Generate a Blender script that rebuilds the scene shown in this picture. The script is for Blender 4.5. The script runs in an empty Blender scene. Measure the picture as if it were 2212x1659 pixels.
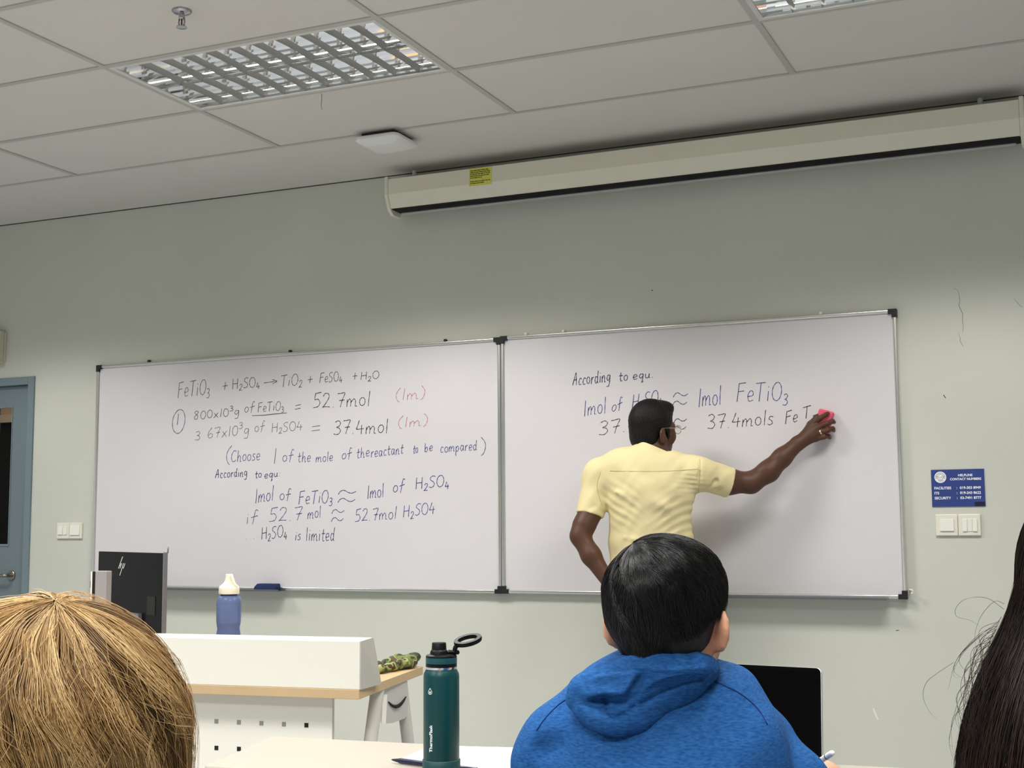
import bpy, math, random
import numpy as np
from mathutils import Vector, Matrix

# ------------------------------------------------------------------ camera
FPX = 2899.2                                  # focal length in pixels of the 2212 x 1659 frame
CAM = np.array([3.4526, -5.1451, 1.1704])
ROT = np.array([[0.9146, -0.4019, 0.0499],    # columns: right, forward, up
                [0.4044, 0.9093, -0.0959],
                [-0.0065, 0.1079, 0.9941]])
def rotm(a, b, c):
    ca, sa, cb, sb, cc, sc = math.cos(a), math.sin(a), math.cos(b), math.sin(b), math.cos(c), math.sin(c)
    return (np.array([[ca, -sa, 0], [sa, ca, 0], [0, 0, 1]]) @ np.array([[1, 0, 0], [0, cb, -sb], [0, sb, cb]])
            @ np.array([[cc, 0, sc], [0, 1, 0], [-sc, 0, cc]]))
ROT = rotm(0.41600, 0.1081, 0.0065)
S = bpy.context.scene
COL = S.collection
cd = bpy.data.cameras.new('camera'); cam = bpy.data.objects.new('camera', cd); COL.objects.link(cam)
cd.sensor_fit = 'HORIZONTAL'; cd.sensor_width = 36.0; cd.lens = FPX / 2212 * 36.0
cd.clip_start = 0.05; cd.clip_end = 60
mw = Matrix.Identity(4)
for r in range(3):
    mw[r][0] = ROT[r, 0]; mw[r][1] = ROT[r, 2]; mw[r][2] = -ROT[r, 1]; mw[r][3] = CAM[r]
cam.matrix_world = mw
S.camera = cam

# ------------------------------------------------------------------ light and exposure
S.view_settings.view_transform = 'Standard'; S.view_settings.look = 'None'
S.view_settings.gamma = 1.0; S.view_settings.use_curve_mapping = False
S.view_settings.exposure = 0.0
w = bpy.data.worlds.new('world'); S.world = w; w.use_nodes = True
w.node_tree.nodes['Background'].inputs[0].default_value = (0.9, 0.95, 1.0, 1)
w.node_tree.nodes['Background'].inputs[1].default_value = 0.05
S.cycles.max_bounces = 8; S.cycles.diffuse_bounces = 5; S.cycles.glossy_bounces = 4
S.cycles.sample_clamp_indirect = 6.0
S.cycles.use_denoising = True
CEIL = 2.95
WALL_Y = 0.668                                 # face of the wall that carries the whiteboards
def fixture_light(x, y, power, col=(1.0, 0.985, 0.965)):
    """light given off through a louvre: even inside the cut-off angle, nothing beyond it (as a photometric file would say)"""
    l = bpy.data.lights.new('fluorescent_light', 'AREA'); l.shape = 'RECTANGLE'; l.size = 1.1; l.size_y = 0.5
    l.energy = power; l.color = col; l.use_nodes = True
    nt = l.node_tree; em = next(n for n in nt.nodes if n.type == 'EMISSION')
    ge = nt.nodes.new('ShaderNodeNewGeometry'); dt = nt.nodes.new('ShaderNodeVectorMath'); dt.operation = 'DOT_PRODUCT'
    nt.links.new(ge.outputs['Normal'], dt.inputs[0]); nt.links.new(ge.outputs['Incoming'], dt.inputs[1])
    ab = nt.nodes.new('ShaderNodeMath'); ab.operation = 'ABSOLUTE'; nt.links.new(dt.outputs['Value'], ab.inputs[0])
    mr = nt.nodes.new('ShaderNodeMapRange'); mr.interpolation_type = 'SMOOTHSTEP'
    mr.inputs[1].default_value = math.cos(math.radians(CUT[1])); mr.inputs[2].default_value = math.cos(math.radians(CUT[0])); mr.inputs[3].default_value = 0; mr.inputs[4].default_value = 1
    nt.links.new(ab.outputs[0], mr.inputs[0]); nt.links.new(mr.outputs[0], em.inputs['Strength'])
    o = bpy.data.objects.new('fluorescent_light', l); COL.objects.link(o); o.location = (x, y, CEIL - 0.012)
    return o
CUT = (55, 66)                                 # degrees from straight down
LAMPS = [(0.6, -0.9, 60), (3.0, -0.9, 44), (-1.8, -0.9, 40), (0.6, -3.3, 56), (3.0, -3.3, 64), (-1.8, -3.3, 56), (0.6, -5.7, 84), (3.0, -5.7, 84),
         (0.6, -8.1, 50), (3.0, -8.1, 50)]
for lx, ly, lp in LAMPS:
    if lp: fixture_light(lx, ly, lp)

# ------------------------------------------------------------------ pixel rays (to measure places in the room)
def ray(u, v): return ROT @ np.array([(u - 1106) / FPX, 1.0, -(v - 829.5) / FPX])
def on_y(u, v, y): d = ray(u, v); return CAM + d * ((y - CAM[1]) / d[1])
def on_z(u, v, z): d = ray(u, v); return CAM + d * ((z - CAM[2]) / d[2])
def at(u, v, t): return CAM + ray(u, v) * t

# ------------------------------------------------------------------ materials
def srgb(r, g, b):
    f = lambda c: (c / 255 / 12.92) if c / 255 <= 0.04045 else ((c / 255 + 0.055) / 1.055) ** 2.4
    return (f(r), f(g), f(b), 1.0)
MATS = {}
def mat(name, col, rough=0.5, metal=0.0, spec=0.5, noise=0.0, nscale=8.0, bump=0.0, bscale=200.0, emit=None, trans=0.0, ior=1.45, coat=0.0, sheen=0.0, alpha=1.0, attr=None, aniso=None, sub=0.0):
    m = bpy.data.materials.new(name); m.use_nodes = True
    nt = m.node_tree; b = nt.nodes['Principled BSDF']
    b.inputs['Base Color'].default_value = col if len(col) == 4 else (*col, 1)
    b.inputs['Roughness'].default_value = rough; b.inputs['Metallic'].default_value = metal
    b.inputs['Specular IOR Level'].default_value = spec
    b.inputs['Transmission Weight'].default_value = trans; b.inputs['IOR'].default_value = ior
    b.inputs['Coat Weight'].default_value = coat
    b.inputs['Sheen Weight'].default_value = sheen
    b.inputs['Alpha'].default_value = alpha
    if sub: b.inputs['Subsurface Weight'].default_value = sub; b.inputs['Subsurface Radius'].default_value = (0.01, 0.004, 0.002)
    tc = None
    if noise or bump:
        tc = nt.nodes.new('ShaderNodeTexCoord')
    if noise:
        n = nt.nodes.new('ShaderNodeTexNoise'); n.inputs['Scale'].default_value = nscale; n.inputs['Detail'].default_value = 5
        nt.links.new(tc.outputs['Object'], n.inputs['Vector'])
        mx = nt.nodes.new('ShaderNodeMix'); mx.data_type = 'RGBA'; mx.blend_type = 'MULTIPLY'; mx.inputs[0].default_value = 1.0
        cr = nt.nodes.new('ShaderNodeMapRange'); cr.inputs[1].default_value = 0.3; cr.inputs[2].default_value = 0.7
        cr.inputs[3].default_value = 1 - noise; cr.inputs[4].default_value = 1 + noise * 0.6
        nt.links.new(n.outputs['Fac'], cr.inputs[0])
        mx.inputs[6].default_value = b.inputs['Base Color'].default_value[:]
        nt.links.new(cr.outputs[0], mx.inputs[7]); nt.links.new(mx.outputs[2], b.inputs['Base Color'])
    if attr:
        a = nt.nodes.new('ShaderNodeAttribute'); a.attribute_name = attr
        nt.links.new(a.outputs['Color'], b.inputs['Base Color'])
    if bump:
        n = nt.nodes.new('ShaderNodeTexNoise'); n.inputs['Scale'].default_value = bscale; n.inputs['Detail'].default_value = 3
        nt.links.new(tc.outputs['Object'], n.inputs['Vector'])
        bp = nt.nodes.new('ShaderNodeBump'); bp.inputs['Strength'].default_value = bump; bp.inputs['Distance'].default_value = 0.002
        nt.links.new(n.outputs['Fac'], bp.inputs['Height']); nt.links.new(bp.outputs[0], b.inputs['Normal'])
    if emit:
        b.inputs['Emission Color'].default_value = (*emit[:3], 1); b.inputs['Emission Strength'].default_value = emit[3]
    MATS[name] = m
    return m

# ------------------------------------------------------------------ mesh builder
class MB:
    def __init__(s): s.v = []; s.f = []; s.smooth = False
    def add(s, verts, faces):
        o = len(s.v); s.v += [tuple(map(float, p)) for p in verts]; s.f += [tuple(i + o for i in f) for f in faces]; return s
    def box(s, lo, hi, R=None, c=None):
        (a, b, d), (e, f, g) = lo, hi
        V = [(a, b, d), (e, b, d), (e, f, d), (a, f, d), (a, b, g), (e, b, g), (e, f, g), (a, f, g)]
        if R is not None: V = [np.array(c) + R @ np.array(p) for p in V]
        return s.add(V, [(3, 2, 1, 0), (4, 5, 6, 7), (0, 1, 5, 4), (1, 2, 6, 5), (2, 3, 7, 6), (3, 0, 4, 7)])
    def hexa(s, V):                            # 8 corners: bottom ring then top ring
        return s.add(V, [(3, 2, 1, 0), (4, 5, 6, 7), (0, 1, 5, 4), (1, 2, 6, 5), (2, 3, 7, 6), (3, 0, 4, 7)])
    def rings(s, rings, close=True, cap0=True, cap1=True):
        n = len(rings[0]); o = len(s.v)
        F = []
        for i in range(len(rings) - 1):
            for j in range(n if close else n - 1):
                k = (j + 1) % n
                F.append((i * n + j, i * n + k, (i + 1) * n + k, (i + 1) * n + j))
        if cap0: F.append(tuple(range(n))[::-1])
        if cap1: F.append(tuple((len(rings) - 1) * n + j for j in range(n)))
        return s.add([p for r in rings for p in r], F)
    def lathe(s, prof, c, n=40, axis=None, cap0=True, cap1=True):      # prof: (radius, height)
        R = np.eye(3) if axis is None else frame_z(axis)
        return s.rings([[np.array(c) + R @ np.array([r * math.cos(2 * math.pi * j / n), r * math.sin(2 * math.pi * j / n), z]) for j in range(n)] for r, z in prof], cap0=cap0, cap1=cap1)
    def tube(s, pts, r, n=10, cap=True):
        pts = [np.array(p, float) for p in pts]; R = r if hasattr(r, '__len__') else [r] * len(pts)
        rings = []; u = None
        for i, p in enumerate(pts):
            t = pts[min(i + 1, len(pts) - 1)] - pts[max(i - 1, 0)]; t /= np.linalg.norm(t) + 1e-12
            if u is None: u = np.cross(t, [0, 0, 1] if abs(t[2]) < .9 else [1, 0, 0])
            u = u - t * (u @ t); u /= np.linalg.norm(u); w_ = np.cross(t, u)
            rings.append([p + R[i] * (u * math.cos(2 * math.pi * j / n) + w_ * math.sin(2 * math.pi * j / n)) for j in range(n)])
        return s.rings(rings, cap0=cap, cap1=cap)
    def prism(s, poly, vec):                   # polygon (3-D points) extruded along vec
        poly = [np.array(p, float) for p in poly]
        return s.rings([poly, [p + np.array(vec, float) for p in poly]])
    def mesh(s, name, off=(0, 0, 0)):
        me = bpy.data.meshes.new(name); o = np.array(off)
        me.from_pydata([tuple(np.array(p) - o) for p in s.v], [], s.f); me.update()
        return me
def frame_z(z):
    z = np.array(z, float); z /= np.linalg.norm(z)
    x = np.cross([0, 1, 0] if abs(z[1]) < .9 else [1, 0, 0], z); x /= np.linalg.norm(x)
    return np.stack([x, np.cross(z, x), z], 1)
def rot_z(a): return np.array([[math.cos(a), -math.sin(a), 0], [math.sin(a), math.cos(a), 0], [0, 0, 1]])
def smooth_all(me, on=True):
    me.polygons.foreach_set('use_smooth', [on] * len(me.polygons))
BASE = {}                                      # world place of every root, so that parts are stored relative to it
def thing(name, label, cat, loc, group=None, kind=None):
    o = bpy.data.objects.new(name, None); COL.objects.link(o); o.location = tuple(loc); o.empty_display_size = 0.05
    if label: o['label'] = label
    if cat: o['category'] = cat
    if group: o['group'] = group
    if kind: o['kind'] = kind
    BASE[o.name] = np.array(loc, float)
    return o
def obj(name, mb, m, parent=None, smooth=False, bevel=0.0, loc=None, label=None, cat=None, group=None, kind=None, seg=2, auto=None, ang=35):
    base = BASE[parent.name] if parent else np.array(loc if loc is not None else (0, 0, 0), float)
    me = mb.mesh(name, base) if isinstance(mb, MB) else mb
    o = bpy.data.objects.new(name, me); COL.objects.link(o)
    if m: me.materials.append(m)
    if parent: o.parent = parent
    else: o.location = tuple(base)
    BASE[o.name] = base
    if smooth: smooth_all(me)
    if bevel:
        b = o.modifiers.new('bevel', 'BEVEL'); b.width = bevel; b.segments = seg; b.limit_method = 'ANGLE'; b.angle_limit = math.radians(ang)
        if smooth: b.harden_normals = False
    if auto:
        me.set_sharp_from_angle(angle=math.radians(auto))
    if label: o['label'] = label
    if cat: o['category'] = cat
    if group: o['group'] = group
    if kind: o['kind'] = kind
    return o
def catmull(P, n=6):
    P = [np.array(p, float) for p in P]
    if len(P) < 3: return P
    Q = [2 * P[0] - P[1]] + P + [2 * P[-1] - P[-2]]; out = []
    for i in range(1, len(Q) - 2):
        a, b, c, d = Q[i - 1:i + 3]
        for k in range(n):
            t = k / n
            out.append(0.5 * ((2 * b) + (-a + c) * t + (2 * a - 5 * b + 4 * c - d) * t * t + (-a + 3 * b - 3 * c + d) * t ** 3))
    return out + [P[-1]]
def text_mesh(body, size, xf, m, parent, name, align='LEFT', bold=0.0, label=None):
    """flat lettering; xf maps (x, y, depth) of the text plane to a world point"""
    c = bpy.data.curves.new('lettering', 'FONT'); c.body = body; c.size = size; c.align_x = align; c.offset = bold; c.resolution_u = 3
    t = bpy.data.objects.new('lettering', c); COL.objects.link(t)
    dg = bpy.context.evaluated_depsgraph_get(); dg.update()
    me = bpy.data.meshes.new_from_object(t.evaluated_get(dg))
    COL.objects.unlink(t); bpy.data.objects.remove(t); bpy.data.curves.remove(c)
    base = BASE[parent.name]
    for v in me.vertices: v.co = Vector(tuple(np.array(xf(v.co.x, v.co.y)) - base))
    me.name = name
    return obj(name, me, m, parent, label=label)
# ------------------------------------------------------------------ room shell
M_wall = mat('wall_paint', srgb(201, 202, 190), 0.75, spec=0.3, noise=0.035, nscale=1.6, bump=0.06, bscale=90)
M_wall2 = mat('side_wall_paint', srgb(206, 210, 208), 0.8, noise=0.03, nscale=1.5)
M_floor = mat('floor_vinyl', srgb(158, 162, 166), 0.55, noise=0.08, nscale=5)
M_tile = mat('ceiling_tile', srgb(208, 204, 196), 0.9, spec=0.2, noise=0.02, nscale=2.5, bump=0.12, bscale=160)
M_tee = mat('ceiling_grid_metal', srgb(180, 177, 170), 0.5, spec=0.4)
X0, X1, Y0 = -3.3, 5.6, -9.6
obj('floor', MB().box((X0, Y0, -0.1), (X1, WALL_Y, 0)), M_floor, kind='structure')
DX0, DX1, DZ = -2.98, -2.063, 2.051            # opening of the door in the board wall
wf = MB()
wf.box((DX1, WALL_Y, 0), (X1 + .12, WALL_Y + .14, 3.3)); wf.box((X0 - .12, WALL_Y, 0), (DX0, WALL_Y + .14, 3.3)); wf.box((DX0, WALL_Y, DZ), (DX1, WALL_Y + .14, 3.3))
wall_front = obj('wall_front', wf, M_wall, kind='structure')
obj('wall_left', MB().box((X0 - .12, Y0, 0), (X0, WALL_Y, 3.3)), M_wall2, kind='structure')
obj('wall_right', MB().box((X1, Y0, 0), (X1 + .12, WALL_Y, 3.3)), M_wall2, kind='structure')
obj('wall_back', MB().box((X0 - .12, Y0 - .12, 0), (X1 + .12, Y0, 3.3)), M_wall2, kind='structure')
# ceiling: 1.2 x 0.6 m tiles laid in a grid of tees; a plain strip along the board wall
FIX = [(0.0, -1.2), (2.4, -1.2)]               # low corners of the two light fittings in view
tl = MB()
ix = -3
for ix in range(-3, 5):
    for iy in range(0, 16):
        x, y = ix * 1.2, -0.6 * (iy + 1)
        if any(abs(x - a) < .01 and abs(y - b) < .01 for a, b in FIX): continue
        xa, xb = max(x + .002, X0), min(x + 1.198, X1); ya, yb = max(y + .002, Y0), y + .598
        if xb - xa < .02 or yb - ya < .02: continue
        tl.box((xa, ya, CEIL + .004), (xb, yb, CEIL + .02))
tl.box((X0, 0.0, CEIL), (X1, WALL_Y, CEIL + .02))
obj('ceiling', tl, M_tile, kind='structure')
tee = MB()
for ix in range(-2, 5):
    x = ix * 1.2; tee.box((x - .012, Y0, CEIL - .001), (x + .012, 0.0, CEIL + .012))
for iy in range(0, 17):
    y = -0.6 * iy
    h = .012 if iy else .006
    tee.box((X0, y - .012, CEIL - .0005), (X1, y + h, CEIL + .011))
obj('trim_1', tee, M_tee, kind='structure')
M_gap = mat('shadow_gap', srgb(70, 70, 66), 0.9)
obj('trim_2', MB().box((X0, WALL_Y - .006, CEIL - .004), (X1, WALL_Y, CEIL + .002)), M_gap, kind='structure')
M_skirt = mat('skirting_paint', srgb(120, 122, 120), 0.6)
obj('baseboard_front', MB().box((DX1 + .06, WALL_Y - .012, 0), (X1, WALL_Y, .1)), M_skirt, kind='structure')
# cracks and scuffs in the plaster
M_crack = mat('plaster_crack', srgb(120, 122, 112), 0.9); M_scuff = mat('plaster_scuff', srgb(225, 224, 215), 0.8); M_dirt = mat('dark_scuff', srgb(70, 72, 70), 0.9)
def flat_line(mb, px, w, y, d=.0006):
    P = [on_y(u, v, y) for u, v in px]
    L, Rr = [], []
    for i, p in enumerate(P):
        t = P[min(i + 1, len(P) - 1)] - P[max(i - 1, 0)]; t /= np.linalg.norm(t) + 1e-9
        n = np.array([-t[2], 0, t[0]]); ww = w * (0.35 + .65 * math.sin(math.pi * (i + .5) / len(P)))
        L.append(p + n * ww / 2 - [0, d, 0]); Rr.append(p - n * ww / 2 - [0, d, 0])
    o = len(mb.v); mb.v += [tuple(p) for p in L + Rr]; k = len(P)
    mb.f += [(o + i, o + i + 1, o + k + i + 1, o + k + i) for i in range(k - 1)]
for px, w_, m_ in [([(2060, 622), (2070, 628), (2072, 640), (2073.5, 650), (2071, 659), (2075, 668), (2079.5, 677), (2079, 692), (2081, 706), (2080, 718)], .0022, M_crack),
                   ([(2069, 719), (2074.5, 730), (2074, 737), (2078, 743), (2081, 749)], .0016, M_crack),
                   ([(2190, 645), (2199, 655), (2205, 662), (2209, 663)], .0018, M_crack),
                   ([(1886, 1530), (1891, 1542), (1897, 1555)], .008, M_scuff), ([(1935, 1362), (1942, 1361.5)], .003, M_dirt),
                   ([(1407.5, 626.5), (1410, 628)], .006, M_dirt), ([(2038, 853), (2043, 860)], .004, M_dirt)]:
    mb = MB(); flat_line(mb, px, w_, WALL_Y); o = obj('plaster_mark', mb, m_, wall_front)
# ------------------------------------------------------------------ door at the left end of the board wall
M_door = mat('door_blue_grey', srgb(112, 126, 131), 0.5, noise=0.03, nscale=3)
M_frame = mat('door_frame_paint', srgb(116, 131, 136), 0.45)
M_steel = mat('brushed_steel', srgb(150, 145, 135), 0.32, metal=1.0)
M_glass_dark = mat('dark_glazing', srgb(14, 14, 15), 0.12, spec=0.4)
door = thing('door_1', None, None, ((DX0 + DX1) / 2, WALL_Y, 0), kind='structure')
fr = MB(); fw = .045
fr.box((DX1 - fw, WALL_Y - .012, 0), (DX1, WALL_Y + .12, DZ)); fr.box((DX0, WALL_Y - .012, 0), (DX0 + fw, WALL_Y + .12, DZ)); fr.box((DX0 + fw, WALL_Y - .012, DZ - fw), (DX1 - fw, WALL_Y + .12, DZ))
obj('door_frame', fr, M_frame, door, bevel=.003)
gx0, gx1, gz0, gz1 = DX0 + .24, -2.24, 1.096, 1.887
dl = MB(); yl0, yl1 = WALL_Y + .02, WALL_Y + .062; a0, a1, z1 = DX0 + fw + .003, DX1 - fw - .003, DZ - fw - .003
dl.box((a0, yl0, .006), (a1, yl1, gz0)); dl.box((a0, yl0, gz1), (a1, yl1, z1)); dl.box((a0, yl0, gz0), (gx0, yl1, gz1)); dl.box((gx1, yl0, gz0), (a1, yl1, gz1))
obj('door_leaf', dl, M_door, door)
bd = MB(); b_ = .012
bd.box((gx0, yl0 - .004, gz0), (gx1, yl0 + .01, gz0 + b_)); bd.box((gx0, yl0 - .004, gz1 - b_ * .4), (gx1, yl0 + .01, gz1)); bd.box((gx1 - b_ * .4, yl0 - .004, gz0 + b_), (gx1, yl0 + .01, gz1 - b_ * .4)); bd.box((gx0, yl0 - .004, gz0 + b_), (gx0 + b_, yl0 + .01, gz1 - b_ * .4))
obj('glazing_bead', bd, M_frame, door)
M_pane = mat('door_pane_glass', (0.9, 0.92, 0.9, 1), 0.03, trans=1.0, ior=1.1)
obj('door_pane', MB().box((gx0, yl0 + .02, gz0), (gx1, yl0 + .026, gz1)), M_pane, door)
hd = MB(); hz, hx = .933, -2.209
hd.lathe([(.027, 0), (.027, .008), (.024, .011)], (hx, yl0, hz), 28, axis=(0, -1, 0))
obj('handle_rose', hd, M_steel, door, smooth=True, auto=40)
hl = MB().tube(catmull([(hx, yl0 - .008, hz), (hx, yl0 - .04, hz), (hx - .012, yl0 - .052, hz), (hx - .05, yl0 - .054, hz), (hx - .13, yl0 - .054, hz)], 5), .0095, 14)
obj('door_handle', hl, M_steel, door, smooth=True)
# the corridor seen through the door pane: dark lower wall, pale band and lit ceiling line
M_cd = mat('corridor_dark', srgb(30, 30, 30), 0.7); M_cl = mat('corridor_wall', srgb(222, 188, 158), 0.8); M_cb = mat('corridor_beam', srgb(246, 232, 205), 0.8)
obj('wall_corridor', MB().box((-3.8, WALL_Y + 1.5, 0), (-1.6, WALL_Y + 1.6, 1.955)), M_cd, kind='structure')
obj('trim_4', MB().box((-3.8, WALL_Y + 1.5, 2.01), (-1.6, WALL_Y + 1.6, 3.0)), M_cl, kind='structure')
cl = bpy.data.lights.new('corridor_light', 'AREA'); cl.size = 1.0; cl.energy = 14; cl.color = (1, .86, .7)
clo = bpy.data.objects.new('corridor_light', cl); COL.objects.link(clo); clo.location = (-2.5, WALL_Y + .8, 2.9)
obj('trim_3', MB().box((-3.8, WALL_Y + 1.46, 1.955), (-1.6, WALL_Y + 1.6, 2.01)), M_cb, kind='structure')
# ------------------------------------------------------------------ things on the board wall
M_plast = mat('ivory_plastic', srgb(226, 222, 206), 0.35); M_white = mat('white_plastic', srgb(232, 230, 220), 0.3)
M_beige = mat('beige_plastic', srgb(196, 192, 170), 0.5)
def on_wall(u0, v0, u1, v1):
    a, b = on_y(u0, v0, WALL_Y), on_y(u1, v1, WALL_Y); return a[0], a[2], b[0], b[2]
bx = thing('wall_sounder', 'beige box on the wall above the blue-grey door, cut by the photo edge', 'box', (-2.36, WALL_Y, 2.14))
obj('back_plate', MB().box((-2.44, WALL_Y - .012, 2.145), (-2.287, WALL_Y, 2.318)), M_beige, bx, bevel=.004)
obj('cover', MB().box((-2.435, WALL_Y - .05, 2.138), (-2.291, WALL_Y - .012, 2.325)), M_beige, bx, bevel=.006)
def plate(name, label, x0, x1, z0, z1, rockers, split):
    t = thing(name, label, 'switch', ((x0 + x1) / 2, WALL_Y, z0))
    mb = MB()
    for k in range(split):
        a = x0 + (x1 - x0) * k / split + .0006; b = x0 + (x1 - x0) * (k + 1) / split - .0006
        mb = MB().box((a, WALL_Y - .011, z0), (b, WALL_Y, z1)); obj('face_plate', mb, M_plast, t, bevel=.003)
    for (ra, rb, rz0, rz1, tilt) in rockers:
        xa, xb = x0 + (x1 - x0) * ra, x0 + (x1 - x0) * rb; za, zb = z0 + (z1 - z0) * rz0, z0 + (z1 - z0) * rz1
        y = WALL_Y - .011
        mb = MB().hexa([(xa, y - .003 - tilt, za), (xb, y - .003 - tilt, za), (xb, y, za), (xa, y, za), (xa, y - .003 + tilt * .3, zb), (xb, y - .003 + tilt * .3, zb), (xb, y, zb), (xa, y, zb)])
        obj('rocker', mb, M_white, t, bevel=.001)
    return t
plate('light_switch', 'white double switch plate between the door and the left whiteboard', -1.868, -1.69, 1.137, 1.224, [(.08, .25, .25, .8, .003), (.27, .42, .25, .8, .001), (.55, .92, .22, .84, .003)], 2)
plate('light_switch', 'white switch plate with one broad and three narrow rockers, under the blue helpline sign', 2.796, 2.974, 1.134, 1.222, [(.1, .41, .22, .78, .003), (.6, .7, .2, .78, .003), (.71, .81, .2, .78, .0), (.82, .92, .2, .78, .003)], 2)
# helpline sign
M_signb = mat('sign_blue', srgb(48, 66, 130), 0.25, noise=0.05, nscale=20); M_signw = mat('sign_white', srgb(240, 240, 240), 0.4); M_signk = mat('sign_line', srgb(70, 74, 84), 0.5); M_signd = mat('sign_corner', srgb(22, 26, 50), 0.4)
sx0, sx1, sz0, sz1 = 2.786, 2.995, 1.253, 1.406
sg = thing('helpline_sign', 'blue helpline sign with white phone numbers on the right-hand wall', 'sign', ((sx0 + sx1) / 2, WALL_Y, sz0))
obj('panel', MB().box((sx0, WALL_Y - .004, sz0), (sx1, WALL_Y, sz1)), M_signb, sg)
SW, SH = sx1 - sx0, sz1 - sz0
sxf = lambda fx, fy: (lambda x, y: (sx0 + SW * fx + x, WALL_Y - .0045, sz1 - SH * fy + y))
for body, fx, fy, size, al in [('HELPLINE', .645, .19, .0134, 'CENTER'), ('CONTACT NUMBERS', .648, .292, .0128, 'CENTER'),
                               ('FACILITIES', .05, .53, .0146, 'LEFT'), ('ITS', .05, .665, .0146, 'LEFT'), ('SECURITY', .05, .80, .0146, 'LEFT'),
                               (':', .47, .53, .0146, 'LEFT'), (':', .47, .665, .0146, 'LEFT'), (':', .47, .80, .0146, 'LEFT'),
                               ('019-303 8949', .535, .53, .0146, 'LEFT'), ('019-243 8622', .535, .665, .0146, 'LEFT'), ('03-7491 8777', .535, .80, .0146, 'LEFT')]:
    text_mesh(body, size, sxf(fx, fy), M_signw, sg, 'lettering', al, bold=.00035)
ec = np.array([sx0 + SW * .175, WALL_Y - .0046, sz1 - SH * .205])
em = obj('emblem', MB().lathe([(.0235, 0), (.0235, .0006)], ec + [0, .0006, 0], 40, axis=(0, -1, 0)), M_signw, sg)
el = MB()
def ring_line(mb, c, rx, rz, a0, a1, w, n=24):
    pts = [(c[0] + rx * math.cos(a0 + (a1 - a0) * i / n), c[1] - .0008, c[2] + rz * math.sin(a0 + (a1 - a0) * i / n)) for i in range(n + 1)]
    mb.tube(pts, w, 4)
ring_line(el, ec, .0115, .0135, 0, 2 * math.pi, .0005); ring_line(el, ec + [0, 0, .001], .0175, .0175, .1, math.pi - .1, .0005); ring_line(el, ec - [.0165, 0, 0], .0025, .006, 0, 2 * math.pi, .0005); ring_line(el, ec + [.0165, 0, 0], .0025, .006, 0, 2 * math.pi, .0005)
ring_line(el, ec + [0, 0, .004], .011, .004, math.pi + .1, 2 * math.pi - .1, .0005); ring_line(el, ec - [0, 0, .005], .005, .003, math.pi, 2 * math.pi, .0005); ring_line(el, ec - [0, 0, .012], .012, .005, math.pi + .6, 2 * math.pi, .0005)
obj('emblem_line', el, M_signk, em)
obj('dark_corner', MB().box((sx0 + SW * .8, WALL_Y - .0046, sz0 + .001), (sx1 - .001, WALL_Y - .004, sz0 + SH * .12)), M_signd, sg)
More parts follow.
